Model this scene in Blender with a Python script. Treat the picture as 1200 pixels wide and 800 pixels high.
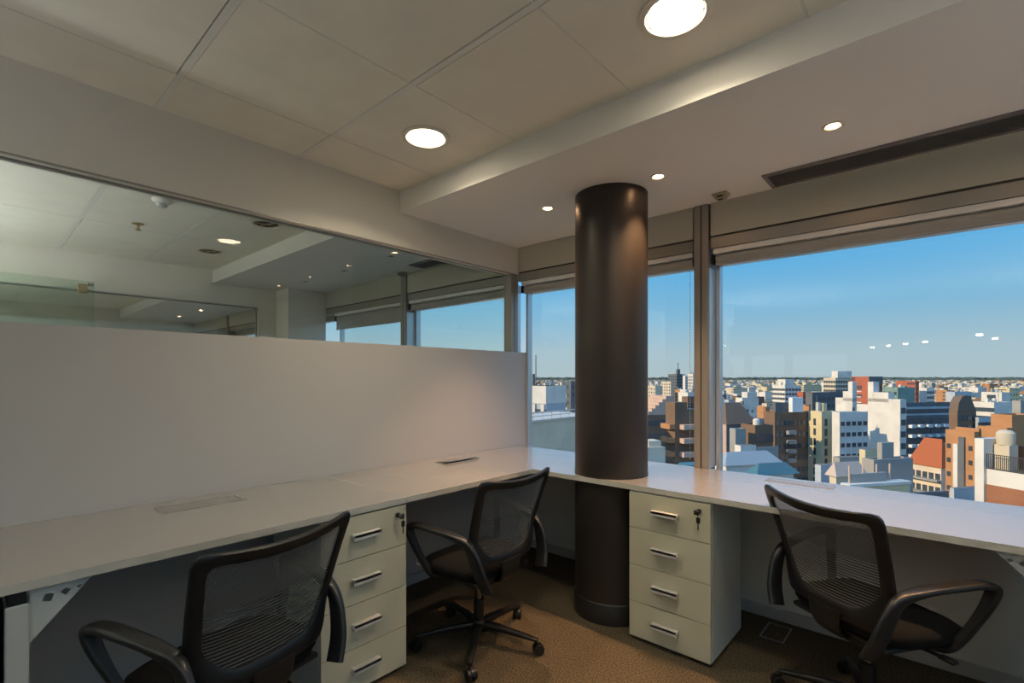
import bpy, bmesh, math, random
from mathutils import Vector, Matrix
for o in list(bpy.data.objects): bpy.data.objects.remove(o)
SC = bpy.context.scene
COL = SC.collection
R = math.radians
random.seed(7)

# ------------------------------------------------------------------ camera, sky, sun, exposure
CAMX, CAMY, CAMZ, YAW, FPX, U0, V0 = 2.516, -2.905, 1.298, 0.7261, 573.07, 600.0, 442.07
cd = bpy.data.cameras.new('camera'); cam = bpy.data.objects.new('camera', cd); COL.objects.link(cam)
cam.location = (CAMX, CAMY, CAMZ); cam.rotation_euler = (R(90), 0, YAW)
cd.sensor_width = 36; cd.lens = FPX / 1200 * 36; cd.shift_y = (V0 - 400) / 1200
cd.clip_start = 0.05; cd.clip_end = 30000
SC.camera = cam
SC.view_settings.view_transform = 'Standard'; SC.view_settings.look = 'None'
SC.view_settings.gamma = 1; SC.view_settings.use_curve_mapping = False
SC.view_settings.exposure = 0.50
SC.cycles.transparent_max_bounces = 24; SC.cycles.max_bounces = 14; SC.cycles.diffuse_bounces = 8; SC.cycles.glossy_bounces = 6

SKY_STRENGTH, HIGH_SKY = .71, 1.25
w = bpy.data.worlds.new('sky'); SC.world = w; w.use_nodes = True
nt = w.node_tree; nt.nodes.clear()
tc = nt.nodes.new('ShaderNodeTexCoord'); sp = nt.nodes.new('ShaderNodeSeparateXYZ')
rp = nt.nodes.new('ShaderNodeValToRGB'); bg = nt.nodes.new('ShaderNodeBackground'); ow = nt.nodes.new('ShaderNodeOutputWorld')
nt.links.new(tc.outputs['Generated'], sp.inputs[0]); nt.links.new(sp.outputs['Z'], rp.inputs[0])
nt.links.new(rp.outputs[0], bg.inputs[0]); nt.links.new(bg.outputs[0], ow.inputs[0])
mr = nt.nodes.new('ShaderNodeMapRange'); mr.interpolation_type = 'SMOOTHSTEP'      # the upper sky is much brighter than the hazy horizon
mr.inputs['From Min'].default_value = .24; mr.inputs['From Max'].default_value = .50; mr.inputs['To Min'].default_value = SKY_STRENGTH; mr.inputs['To Max'].default_value = HIGH_SKY
nt.links.new(sp.outputs['Z'], mr.inputs['Value']); nt.links.new(mr.outputs[0], bg.inputs[1])
cr = rp.color_ramp
cr.elements[0].position = 0.0; cr.elements[0].color = (.50, .60, .64, 1)
cr.elements[1].position = 1.0; cr.elements[1].color = (.20, .38, .70, 1)
for p_, c_ in ((.05, (.46, .60, .68)), (.12, (.27, .54, .76)), (.2, (.15, .49, .84)), (.32, (.18, .45, .80)), (.6, (.20, .40, .72))):
    e = cr.elements.new(p_); e.color = (*c_, 1)

def light(name, kind, loc, energy, color=(1, 1, 1), rot=(0, 0, 0), **kw):
    d = bpy.data.lights.new(name, kind); d.energy = energy; d.color = color
    for k, v in kw.items(): setattr(d, k, v)
    o = bpy.data.objects.new(name, d); COL.objects.link(o); o.location = loc; o.rotation_euler = rot
    return o
sun = light('sun', 'SUN', (0, 0, 60), 3.5, (1.0, .74, .46), angle=R(.6))
sun.rotation_euler = Vector((.62, .76, -.42)).to_track_quat('-Z', 'Y').to_euler()
BIG_L, BIG_W, SMALL_L, SPOT_W, UP_W = 14.0, 4.2, 60.0, 52.0, 12.5
WARM_BIG, WARM_SMALL, COOL = (1.0, .86, .62), (1.0, .58, .30), (.93, .97, 1.0)

# ------------------------------------------------------------------ materials
def mat(name, col, rough=.5, metal=0, spec=.5, noise=None, bump=None, emit=None, coat=0):
    m = bpy.data.materials.new(name); m.use_nodes = True
    n = m.node_tree.nodes; l = m.node_tree.links; b = n['Principled BSDF']
    b.inputs['Base Color'].default_value = (*col, 1); b.inputs['Roughness'].default_value = rough
    b.inputs['Metallic'].default_value = metal; b.inputs['Specular IOR Level'].default_value = spec
    if coat: b.inputs['Coat Weight'].default_value = coat; b.inputs['Coat Roughness'].default_value = .2
    if noise or bump:
        t = n.new('ShaderNodeTexCoord')
    if noise:                       # (scale, amount)
        nz = n.new('ShaderNodeTexNoise'); nz.inputs['Scale'].default_value = noise[0]; nz.inputs['Detail'].default_value = 4
        l.new(t.outputs['Object'], nz.inputs['Vector'])
        r = n.new('ShaderNodeValToRGB'); a = noise[1]
        r.color_ramp.elements[0].position = .3; r.color_ramp.elements[1].position = .7
        r.color_ramp.elements[0].color = (*[max(0, c * (1 - a)) for c in col], 1)
        r.color_ramp.elements[1].color = (*[min(1, c * (1 + a)) for c in col], 1)
        l.new(nz.outputs['Fac'], r.inputs[0]); l.new(r.outputs[0], b.inputs['Base Color'])
    if bump:                        # (scale, strength, distance)
        nb = n.new('ShaderNodeTexNoise'); nb.inputs['Scale'].default_value = bump[0]; nb.inputs['Detail'].default_value = 3
        l.new(t.outputs['Object'], nb.inputs['Vector'])
        bm_ = n.new('ShaderNodeBump'); bm_.inputs['Strength'].default_value = bump[1]; bm_.inputs['Distance'].default_value = bump[2]
        l.new(nb.outputs['Fac'], bm_.inputs['Height']); l.new(bm_.outputs[0], b.inputs['Normal'])
    if emit:
        b.inputs['Emission Color'].default_value = (*emit[0], 1); b.inputs['Emission Strength'].default_value = emit[1]
    return m

def glass_mat(name, tint, refl=1.0):
    m = bpy.data.materials.new(name); m.use_nodes = True
    n = m.node_tree.nodes; l = m.node_tree.links; n.clear()
    o = n.new('ShaderNodeOutputMaterial'); mx = n.new('ShaderNodeMixShader'); tr = n.new('ShaderNodeBsdfTransparent')
    g = n.new('ShaderNodeBsdfGlossy'); tr.inputs[0].default_value = (*tint, 1); g.inputs['Roughness'].default_value = 0.0
    ge = n.new('ShaderNodeNewGeometry'); dt = n.new('ShaderNodeVectorMath'); dt.operation = 'DOT_PRODUCT'
    l.new(ge.outputs['Normal'], dt.inputs[0]); l.new(ge.outputs['Incoming'], dt.inputs[1])
    prev = dt.outputs['Value']
    for op, v, first in (('ABSOLUTE', None, 0), ('SUBTRACT', 1.0, 1), ('POWER', 5.0, 0), ('MULTIPLY', .96 * refl, 0), ('ADD', .04 * refl, 0)):   # Schlick reflectance of glass
        k = n.new('ShaderNodeMath'); k.operation = op; l.new(prev, k.inputs[first])
        if v is not None: k.inputs[1 - first].default_value = v
        prev = k.outputs[0]
    l.new(prev, mx.inputs[0]); l.new(tr.outputs[0], mx.inputs[1]); l.new(g.outputs[0], mx.inputs[2])
    l.new(mx.outputs[0], o.inputs[0])
    return m

def carpet_mat():
    m = mat('carpet', (.07, .06, .045), .95, spec=.1)
    n = m.node_tree.nodes; l = m.node_tree.links; b = n['Principled BSDF']
    t = n.new('ShaderNodeTexCoord')
    a = n.new('ShaderNodeTexNoise'); a.inputs['Scale'].default_value = 160; a.inputs['Detail'].default_value = 6
    c = n.new('ShaderNodeTexNoise'); c.inputs['Scale'].default_value = 5; c.inputs['Detail'].default_value = 3
    l.new(t.outputs['Object'], a.inputs['Vector']); l.new(t.outputs['Object'], c.inputs['Vector'])
    r = n.new('ShaderNodeValToRGB'); r.color_ramp.elements[0].position = .35; r.color_ramp.elements[1].position = .68
    r.color_ramp.elements[0].color = (.032, .029, .018, 1); r.color_ramp.elements[1].color = (.21, .160, .105, 1)
    l.new(a.outputs['Fac'], r.inputs[0])
    mx = n.new('ShaderNodeMixRGB'); mx.blend_type = 'MULTIPLY'; mx.inputs[0].default_value = .5
    r2 = n.new('ShaderNodeValToRGB'); r2.color_ramp.elements[0].color = (.7, .7, .7, 1)
    l.new(c.outputs['Fac'], r2.inputs[0]); l.new(r.outputs[0], mx.inputs[1]); l.new(r2.outputs[0], mx.inputs[2]); l.new(mx.outputs[0], b.inputs['Base Color'])
    bp_ = n.new('ShaderNodeBump'); bp_.inputs['Strength'].default_value = .7; bp_.inputs['Distance'].default_value = .004
    l.new(a.outputs['Fac'], bp_.inputs['Height']); l.new(bp_.outputs[0], b.inputs['Normal'])
    return m

def chair_mesh_mat():
    # woven mesh: open slots between threads; wide slots low on the back, finer above
    m = bpy.data.materials.new('chair_mesh'); m.use_nodes = True
    n = m.node_tree.nodes; l = m.node_tree.links; b = n['Principled BSDF']
    b.inputs['Base Color'].default_value = (.075, .073, .068, 1); b.inputs['Roughness'].default_value = .75
    b.inputs['Sheen Weight'].default_value = .25
    out = n['Material Output']
    t = n.new('ShaderNodeTexCoord'); s = n.new('ShaderNodeSeparateXYZ'); l.new(t.outputs['Object'], s.inputs[0])
    def M(op, a, bb=None):
        k = n.new('ShaderNodeMath'); k.operation = op
        for i, v in enumerate((a, bb)):
            if v is None: continue
            if isinstance(v, (int, float)): k.inputs[i].default_value = v
            else: l.new(v, k.inputs[i])
        return k.outputs[0]
    f1 = M('LESS_THAN', M('FRACT', M('MULTIPLY', s.outputs['Z'], 1 / .0105)), .44)
    f2 = M('LESS_THAN', M('FRACT', M('MULTIPLY', s.outputs['Z'], 1 / .006)), .36)
    f2 = M('MULTIPLY', f2, M('LESS_THAN', M('FRACT', M('MULTIPLY', s.outputs['X'], 1 / .006)), .52))
    low = M('LESS_THAN', s.outputs['Z'], .675)
    op = M('ADD', M('MULTIPLY', f1, low), M('MULTIPLY', f2, M('SUBTRACT', 1.0, low)))
    mx = n.new('ShaderNodeMixShader'); tr = n.new('ShaderNodeBsdfTransparent')
    l.new(op, mx.inputs[0]); l.new(b.outputs[0], mx.inputs[1]); l.new(tr.outputs[0], mx.inputs[2]); l.new(mx.outputs[0], out.inputs[0])
    return m

def facade_mat(name, col, win=(.05, .06, .08), zs=3.1, xs=3.0, amount=.8, rough=.8, noise=.12):
    # plastered or brick wall with its rows of small windows as surface pattern
    m = mat(name, col, rough, spec=.2)
    n = m.node_tree.nodes; l = m.node_tree.links; b = n['Principled BSDF']
    g = n.new('ShaderNodeNewGeometry'); s = n.new('ShaderNodeSeparateXYZ'); l.new(g.outputs['Position'], s.inputs[0])
    sn = n.new('ShaderNodeSeparateXYZ'); l.new(g.outputs['True Normal'], sn.inputs[0])
    def M(op, a, bb=None):
        k = n.new('ShaderNodeMath'); k.operation = op
        for i, v in enumerate((a, bb)):
            if v is None: continue
            if isinstance(v, (int, float)): k.inputs[i].default_value = v
            else: l.new(v, k.inputs[i])
        return k.outputs[0]
    fz = M('FRACT', M('ADD', M('DIVIDE', s.outputs['Z'], zs), 50.3))
    fx = M('FRACT', M('ADD', M('DIVIDE', M('ADD', s.outputs['X'], s.outputs['Y']), xs), 500.1))
    wz = M('MULTIPLY', M('GREATER_THAN', fz, .3), M('LESS_THAN', fz, .75))
    wx = M('MULTIPLY', M('GREATER_THAN', fx, .3), M('LESS_THAN', fx, .72))
    side = M('LESS_THAN', M('ABSOLUTE', sn.outputs['Z']), .5)
    nz = n.new('ShaderNodeTexNoise'); nz.inputs['Scale'].default_value = .06; l.new(g.outputs['Position'], nz.inputs['Vector'])
    fac = M('MULTIPLY', M('MULTIPLY', wz, wx), M('MULTIPLY', side, M('MULTIPLY', M('GREATER_THAN', nz.outputs['Fac'], .45), amount)))
    n2 = n.new('ShaderNodeTexNoise'); n2.inputs['Scale'].default_value = .35; n2.inputs['Detail'].default_value = 5; l.new(g.outputs['Position'], n2.inputs['Vector'])
    r = n.new('ShaderNodeValToRGB'); r.color_ramp.elements[0].position = .3; r.color_ramp.elements[1].position = .7
    r.color_ramp.elements[0].color = (*[c * (1 - noise) for c in col], 1); r.color_ramp.elements[1].color = (*[min(1, c * (1 + noise)) for c in col], 1)
    l.new(n2.outputs['Fac'], r.inputs[0])
    mx = n.new('ShaderNodeMixRGB'); l.new(fac, mx.inputs[0]); l.new(r.outputs[0], mx.inputs[1]); mx.inputs[2].default_value = (*win, 1)
    l.new(mx.outputs[0], b.inputs['Base Color'])
    return m

M = dict(
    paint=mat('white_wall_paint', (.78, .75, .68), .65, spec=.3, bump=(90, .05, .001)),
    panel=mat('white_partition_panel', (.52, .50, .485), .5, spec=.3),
    tile=mat('ceiling_tile_mineral', (.86, .82, .71), .85, spec=.2, noise=(6, .03), bump=(220, .25, .0015)),
    ceil=mat('ceiling_plaster', (.86, .84, .80), .7, spec=.25),
    tbar=mat('ceiling_grid_metal', (.80, .78, .71), .5),
    gap=mat('shadow_gap', (.03, .028, .025), .9),
    fascia=mat('window_fascia_paint', (.58, .57, .49), .5),
    alu=mat('brown_grey_aluminium', (.37, .355, .32), .42, .35),
    frame=mat('silver_aluminium', (.62, .65, .68), .32, .7),
    groove=mat('dark_groove', (.07, .065, .055), .7),
    desk=mat('white_desk_laminate', (.36, .335, .31), .26, spec=.7, noise=(2.5, .015), coat=.9),
    edge=mat('white_edge_band', (.60, .57, .50), .45),
    cab=mat('ivory_cabinet_laminate', (.60, .57, .43), .45, spec=.4),
    cabside=mat('ivory_cabinet_carcass', (.66, .66, .60), .45, spec=.4),
    handle=mat('brushed_silver_handle', (.60, .59, .57), .55, 0.0),
    chrome=mat('dark_chrome', (.25, .24, .23), .22, 1),
    black=mat('black_plastic', (.009, .009, .0095), .42, spec=.5),
    blackarm=mat('black_arm_plastic', (.014, .014, .015), .36, spec=.55),
    fabric=mat('black_seat_fabric', (.006, .006, .006), .9, spec=.2, bump=(400, .3, .001)),
    column=mat('anthracite_column_paint', (.042, .035, .030), .40, .35, spec=.5, noise=(3, .06)),
    colbase=mat('dark_column_kick', (.022, .020, .018), .45),
    leg=mat('white_steel', (.62, .64, .62), .42, .1),
    grey=mat('grey_plastic', (.25, .25, .26), .4),
    grille=mat('grey_grille_metal', (.24, .23, .23), .45, .5),
    void=mat('duct_void', (.01, .01, .01), .9),
    beige=mat('beige_plastic', (.40, .36, .26), .5),
    ring=mat('lamp_trim_ring', (.80, .74, .62), .4, .2),
    refl=mat('lamp_reflector', (.85, .82, .78), .15, 1),
    reflect_off=mat('unlit_lamp_reflector', (.28, .25, .18), .2, .9),
    biglamp=mat('lit_lamp_diffuser', (.9, .9, .85), .5, emit=(WARM_BIG, BIG_L)), filldisc=mat('added_fill_diffuser', (.9, .9, .9), .5, emit=(COOL, 6.0)),  # second diffuser glows only in the added fill uplighters
    smalllamp=mat('lit_halogen_lens', (.9, .9, .85), .5, emit=(WARM_SMALL, SMALL_L)),
    lensoff=mat('unlit_halogen_lens', (.05, .05, .045), .2),
    glass=glass_mat('window_glass', (.94, .97, .97), .9),
    glass2=glass_mat('partition_glass', (.955, .98, .955), .8),
    glass3=glass_mat('green_door_glass', (.90, .955, .92), .8),
    blind=mat('roller_blind_fabric', (.44, .43, .41), .75),
    strip=mat('blind_track_aluminium', (.92, .92, .92), .40, .25, bump=(25, .5, .01)),
    bead=mat('bead_chain_plastic', (.6, .62, .62), .4),
    brass=mat('brass_patch', (.50, .38, .20), .35, .9),
    grommet=mat('satin_cable_cover', (.42, .40, .38), .28, .5),
    carpet=carpet_mat(), mesh=chair_mesh_mat(),
    wht=mat('white_label', (.8, .8, .8), .5),
)

# ------------------------------------------------------------------ mesh helpers
def add_box(bm, x0, x1, y0, y1, z0, z1, bev=0, mi=0, seg=2):
    vs = [bm.verts.new(p) for p in ((x0, y0, z0), (x1, y0, z0), (x1, y1, z0), (x0, y1, z0), (x0, y0, z1), (x1, y0, z1), (x1, y1, z1), (x0, y1, z1))]
    fs = [bm.faces.new([vs[i] for i in q]) for q in ((0, 3, 2, 1), (4, 5, 6, 7), (0, 1, 5, 4), (1, 2, 6, 5), (2, 3, 7, 6), (3, 0, 4, 7))]
    for f in fs: f.material_index = mi
    if bev:
        es = list({e for f in fs for e in f.edges})
        bmesh.ops.bevel(bm, geom=es, offset=bev, segments=seg, profile=.5, affect='EDGES', material=-1)
def bx(*a, **k):
    bm = bmesh.new(); add_box(bm, *a, **k); return bm
def add_prism(bm, pts, h0, h1, axis='z', mi=0):
    """extrude a closed 2-D outline between h0 and h1 along axis (x: pts=(y,z), y: pts=(x,z), z: pts=(x,y))"""
    def P(a, b, h): return {'z': (a, b, h), 'y': (a, h, b), 'x': (h, a, b)}[axis]
    lo = [bm.verts.new(P(a, b, h0)) for a, b in pts]; hi = [bm.verts.new(P(a, b, h1)) for a, b in pts]
    n = len(pts); fs = [bm.faces.new(lo[::-1]), bm.faces.new(hi)]
    for i in range(n): fs.append(bm.faces.new((lo[i], lo[(i + 1) % n], hi[(i + 1) % n], hi[i])))
    for f in fs: f.material_index = mi
def add_lathe(bm, prof, seg=32, c=(0, 0), mi=0, cap=True):
    rings = []
    for r, z in prof:
        rings.append([bm.verts.new((c[0] + r * math.cos(2 * math.pi * i / seg), c[1] + r * math.sin(2 * math.pi * i / seg), z)) for i in range(seg)])
    for a, b in zip(rings, rings[1:]):
        for i in range(seg): bm.faces.new((a[i], a[(i + 1) % seg], b[(i + 1) % seg], b[i])).material_index = mi
    if cap:
        for rr in (rings[0], rings[-1]):
            try: bm.faces.new(rr).material_index = mi
            except ValueError: pass
def add_cyl(bm, p0, p1, r0, r1=None, seg=16, mi=0):
    r1 = r0 if r1 is None else r1
    p0, p1 = Vector(p0), Vector(p1); q = (p1 - p0).to_track_quat('Z', 'Y')
    a = [bm.verts.new(p0 + q @ Vector((r0 * math.cos(2 * math.pi * i / seg), r0 * math.sin(2 * math.pi * i / seg), 0))) for i in range(seg)]
    b = [bm.verts.new(p1 + q @ Vector((r1 * math.cos(2 * math.pi * i / seg), r1 * math.sin(2 * math.pi * i / seg), 0))) for i in range(seg)]
    for i in range(seg): bm.faces.new((a[i], a[(i + 1) % seg], b[(i + 1) % seg], b[i])).material_index = mi
    bm.faces.new(a[::-1]).material_index = mi; bm.faces.new(b).material_index = mi
def sweep(bm, pts, secs, side=Vector((1, 0, 0)), n=10, mi=0, closed_ends=True):
    """superellipse sections (half width along `side`, half thickness across) along smooth points"""
    P = [Vector(p) for p in pts]
    def cat(a, b, c, d, t): return .5 * ((2 * b) + (-a + c) * t + (2 * a - 5 * b + 4 * c - d) * t * t + (-a + 3 * b - 3 * c + d) * t ** 3)
    path, sz = [], []
    for i in range(len(P) - 1):
        a, b, c, d = P[max(i - 1, 0)], P[i], P[i + 1], P[min(i + 2, len(P) - 1)]
        for k in range(6):
            t = k / 6; path.append(cat(a, b, c, d, t)); s0, s1 = secs[i], secs[i + 1]
            sz.append((s0[0] + (s1[0] - s0[0]) * t, s0[1] + (s1[1] - s0[1]) * t))
    path.append(P[-1]); sz.append(secs[-1])
    rings = []
    for i, p in enumerate(path):
        tg = (path[min(i + 1, len(path) - 1)] - path[max(i - 1, 0)]).normalized()
        sd = (side - tg * side.dot(tg)).normalized(); up = tg.cross(sd)
        ring = []
        for k in range(n * 2):
            a = math.pi * k / n; ca, sa = math.cos(a), math.sin(a); e = .6
            ring.append(bm.verts.new(p + sd * sz[i][0] * math.copysign(abs(ca) ** e, ca) + up * sz[i][1] * math.copysign(abs(sa) ** e, sa)))
        rings.append(ring)
    m = 2 * n
    for a, b in zip(rings, rings[1:]):
        for k in range(m): bm.faces.new((a[k], a[(k + 1) % m], b[(k + 1) % m], b[k])).material_index = mi
    bm.faces.new(rings[0][::-1]); bm.faces.new(rings[-1])

def obj(name, bm, mats, parent=None, loc=None, rot=None, smooth=None, label=None):
    bmesh.ops.recalc_face_normals(bm, faces=bm.faces)
    me = bpy.data.meshes.new(name); bm.to_mesh(me); bm.free()
    for m in (mats if isinstance(mats, (list, tuple)) else [mats]): me.materials.append(m)
    if smooth is not None:
        me.shade_smooth(); me.set_sharp_from_angle(angle=R(smooth))
    o = bpy.data.objects.new(name, me); COL.objects.link(o)
    if parent: o.parent = parent
    if loc: o.location = loc
    if rot: o.rotation_euler = rot
    if label: o['label'] = label
    return o
def tag(o, label, cat, group=None):
    o['label'] = label; o['category'] = cat
    if group: o['group'] = group
    return o
def thing(name, label, cat, loc=(0, 0, 0), rotz=0, group=None):
    o = bpy.data.objects.new(name, None); o.empty_display_size = .1; COL.objects.link(o)
    o.location = loc; o.rotation_euler = (0, 0, rotz)
    return tag(o, label, cat, group)
def struct(name, bm, mats, parent=None, smooth=None):
    o = obj(name, bm, mats, parent, smooth=smooth)
    if parent is None: o['kind'] = 'structure'
    return o
def sroot(name, loc=(0, 0, 0)):
    o = bpy.data.objects.new(name, None); o.empty_display_size = .1; COL.objects.link(o); o.location = loc; o['kind'] = 'structure'; return o
KIDS = {}
def copy_tree(root, loc, rotz, label, group=None):
    r = root.copy(); COL.objects.link(r); r.location = loc; r.rotation_euler = (0, 0, rotz); r['label'] = label
    if group: r['group'] = group
    for ch in list(root.children):
        c = ch.copy(); COL.objects.link(c); c.parent = r
        for g in list(ch.children):
            d = g.copy(); COL.objects.link(d); d.parent = c
    return r

# ------------------------------------------------------------------ room shell
H, HS, YS = 2.444, 2.313, -1.113       # tile ceiling, lowered soffit by the windows, its step
DZ = .765                              # desk top
X1, Y1 = 6.2, -20.0                    # right end and far end of the office behind the camera
XN, XF = -3.38, -8.0                   # far wall of the next room, end of the room beyond
YN = -5.0                              # end of the side rooms
ZW = 2.12
ZG0, ZG1 = 1.496, 2.100                # glazed strip in the partition
struct('floor', bx(XF, X1, Y1, .2, -.15, 0), M['carpet'])
def ceiling_part(name, x0, x1, y0, y1, xl, yl, wide_y=True):
    bm = bmesh.new()
    add_box(bm, x0, x1, y0, y1, H + .012, H + .15, mi=1)                 # slab behind the joints
    xs = sorted([x0] + [x for x in xl if x0 < x < x1] + [x1]); ys = sorted([y0] + [y for y in yl if y0 < y < y1] + [y1])
    rnd = random.Random(3)
    for i, (a, b) in enumerate(zip(xs, xs[1:])):
        for j, (c, d) in enumerate(zip(ys, ys[1:])):
            g = [.0012 + (.0035 if rnd.random() < .3 else 0) for _ in range(2)]
            ax = a + (.004 if a > x0 else 0); bx_ = b - (.004 if b < x1 else 0)
            cy = c + (.012 + g[0] if c > y0 else 0); dy = d - (.012 + g[1] if d < y1 else 0)
            add_box(bm, ax, bx_, cy, dy, H + .0005, H + .014, mi=0)
    for y in ys[1:-1]: add_box(bm, x0, x1, y - .012, y + .012, H - .001, H + .010, mi=2)
    for x in xs[1:-1]: add_box(bm, x - .003, x + .003, y0, y1, H - .0004, H + .010, mi=2)
    return struct(name, bm, [M['tile'], M['gap'], M['tbar']])
YL = [-1.732 - .618 * i for i in range(30)] + [-1.732 - .618 * -0]
ceiling_part('ceiling', 0, X1, Y1, YS, [.335 + .617 * i for i in range(12)], sorted(set(YL)))
ceiling_part('ceiling', XN, -.1, YN, YS, [-.93, -2.15], [-1.715, -2.335, -2.955, -3.57, -4.2])
ceiling_part('ceiling', XF, XN - .1, YN, YS, [-4.4, -5.6, -6.8], [-1.75, -2.4, -3.0, -3.6, -4.3])
# lowered soffit along the window wall: one box per room
for i, (a, b) in enumerate(((0, X1), (XN, -.1), (XF, XN - .1))):
    bm = bmesh.new(); add_box(bm, a, b, YS, .1, HS, H + .15)
    struct('trim_%d' % (i + 1), bm, M['ceil'])

# ---- partition on the left of the room (wall_left): solid panel, glazed strip, beam above
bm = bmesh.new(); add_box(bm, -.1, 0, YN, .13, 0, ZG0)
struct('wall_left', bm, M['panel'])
bm = bmesh.new(); add_box(bm, -.1, 0, YN, .1, ZG1, H + .15)
struct('trim_4', bm, M['paint'])
wr = sroot('window_3', (0, 0, 0))
obj('pane', bx(-.060, -.052, YN + .02, -.078, ZG0, ZG1 - .004), M['glass2'], wr)
bm = bmesh.new()
add_box(bm, -.066, -.046, YN, -.07, ZG1 - .007, ZG1); add_box(bm, -.006, .002, YN, 0, ZG1 - .003, ZG1 + .004)
obj('top_channel', bm, M['alu'], wr)
bm = bmesh.new(); add_box(bm, -.08, -.004, -.075, -.040, ZG0 + .001, ZG1 - .001, mi=0); add_box(bm, -.08, 0, -.037, -.002, ZG0 + .001, ZG1 - .001, mi=0)
add_box(bm, -.07, -.01, -.041, -.036, ZG0 + .001, ZG1 - .001, mi=1)
obj('post', bm, [M['alu'], M['groove']], wr)

# ---- window wall: parapet, sill, fascia, frames
def facade(xa, xb, mull, n, blind_to=None):
    """one run of the window wall between xa and xb with mullions at `mull`"""
    bm = bmesh.new()
    add_box(bm, xa, xb, 0, .16, 0, DZ - .055)
    struct('wall_front', bm, M['paint'])
    if True:
        bm = bmesh.new(); add_box(bm, xa, xb, .0, .16, DZ - .055, DZ - .038, mi=0)
        struct('trim_%d' % n, bm, M['frame'])
    # fascia panels between mullions and the band below them
    ed = [xa] + [m for m in mull] + [xb]
    bm = bmesh.new()
    add_box(bm, xa, xb, .012, .16, 2.105, H + .15, mi=1)
    for i in range(len(ed) - 1):
        a = ed[i] + (.052 if i else .0); b = ed[i + 1] - (.052 if i + 1 < len(ed) - 1 else .0)
        add_box(bm, a, b, 0, .02, 2.124, HS, mi=0)
        add_box(bm, a, b, .004, .12, 2.050, 2.112, mi=2)
        add_box(bm, a, b, .085, .16, 1.985, 2.05, mi=2)
    struct('trim_%d' % (n + 1), bm, [M['fascia'], M['groove'], M['alu']])

def window(n, xa, xb, drop=None, left_jamb=True):
    r = sroot('window_%d' % n, ((xa + xb) / 2, .1, DZ - .037))
    cx_ = (xa + xb) / 2
    obj('pane', bx(xa - cx_ + .02, xb - cx_ - .02, .012, .020, .0, 1.985 - DZ + .05), M['glass'], r)
    bm = bmesh.new()
    a, b = xa - cx_, xb - cx_
    for s0, s1 in ((a, a + .022), (b - .022, b)): add_box(bm, s0, s1, -.004, .05, 0, 1.985 - DZ + .037, bev=.002)
    add_box(bm, a + .022, b - .022, -.004, .05, 0, .010); add_box(bm, a + .022, b - .022, -.002, .05, 1.985 - DZ + .017, 1.985 - DZ + .037)
    obj('frame', bm, M['frame'], r)
    return r
def mullion(x, lab):
    t = thing('window_mullion', lab, 'window mullion', (x, 0, DZ), 0)
    bm = bmesh.new()
    add_box(bm, -.041, -.004, -.012, .13, 0, HS - DZ, bev=.002); add_box(bm, .004, .041, -.012, .13, 0, HS - DZ, bev=.002)
    obj('upright', bm, M['alu'], t)
    obj('groove', bx(-.005, .005, -.004, .12, 0, HS - DZ), M['groove'], t)
    bm = bmesh.new(); add_box(bm, .0412, .046, .0, .098, 0, 1.94 - DZ, bev=.001)
    obj('side_trim', bm, M['frame'], t, label='bright silver side trim')
    return t
facade(0, X1, [1.435, 4.35], 5)
facade(XN, -.1, [-1.49], 7)
facade(XF, XN - .1, [-6.3, -4.6], 9)
window(1, .0, 1.385); window(2, 1.485, 4.30); window(4, -1.44, -.10); window(5, -2.90, -1.54)
window(6, -4.55, XN - .1); window(7, -6.25, -4.65); window(8, XF + .1, -6.35); window(9, 4.40, X1)
mullion(1.435, 'brown grey aluminium window mullion standing on the desk edge right of the round column')
mullion(4.35, 'aluminium mullion of the office windows out to the right')
mullion(-1.49, 'aluminium window mullion seen through the glass strip in the next office')
mullion(-4.60, 'far aluminium mullion two offices away, nearer one'); mullion(-6.30, 'far aluminium mullion two offices away, farther one')

def blind(xa, xb, lab, drop=0.0, chain=1):
    t = thing('roller_blind', lab, 'blind', ((xa + xb) / 2, .05, 2.05)); w = (xb - xa) / 2
    bm = bmesh.new(); add_box(bm, -w + .012, w - .012, -.036, .02, -.030, -.001, bev=.003); add_box(bm, -w + .012, w - .012, -.040, -.035, -.019, -.015)
    obj('track', bm, M['strip'], t)
    bm = bmesh.new(); add_cyl(bm, (-w + .02, .005, -.055), (w - .02, .005, -.055), .0245, seg=20)
    obj('roller', bm, M['blind'], t, smooth=40)
    obj('fabric', bx(-w + .022, w - .022, -.018, -.0165, -.084 - drop, -.055), M['blind'], t)
    bm = bmesh.new(); add_box(bm, -w + .022, w - .022, -.026, -.008, -.095 - drop, -.083 - drop, bev=.003)
    obj('bottom_bar', bm, M['blind'], t)
    for s in (-1, 1):
        bm = bmesh.new(); add_box(bm, s * w - .012 * (s > 0), s * w + .012 * (s < 0), -.030, .03, -.088, -.031, bev=.002)
        obj('bracket', bm, M['black'], t)
    if chain:
        s = chain; bm = bmesh.new(); L = 1.18
        for k in range(int(L / .016)):
            bmesh.ops.create_icosphere(bm, subdivisions=1, radius=.0038, matrix=Matrix.Translation((s * (w - .030), -.030, -.09 - k * .016)))
        o = obj('bead_chain', bm, M['bead'], t)
    return t
blind(.012, 1.388, 'rolled up grey roller blind over the window behind the round column')
blind(1.484, 4.300, 'long rolled up grey roller blind over the wide right window', chain=0)
blind(-1.445, -.10, 'rolled up roller blind in the next office beside the partition glass', chain=0)
blind(-2.88, -1.535, 'partly lowered roller blind at the far end of the next office', drop=.10, chain=0)

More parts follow.
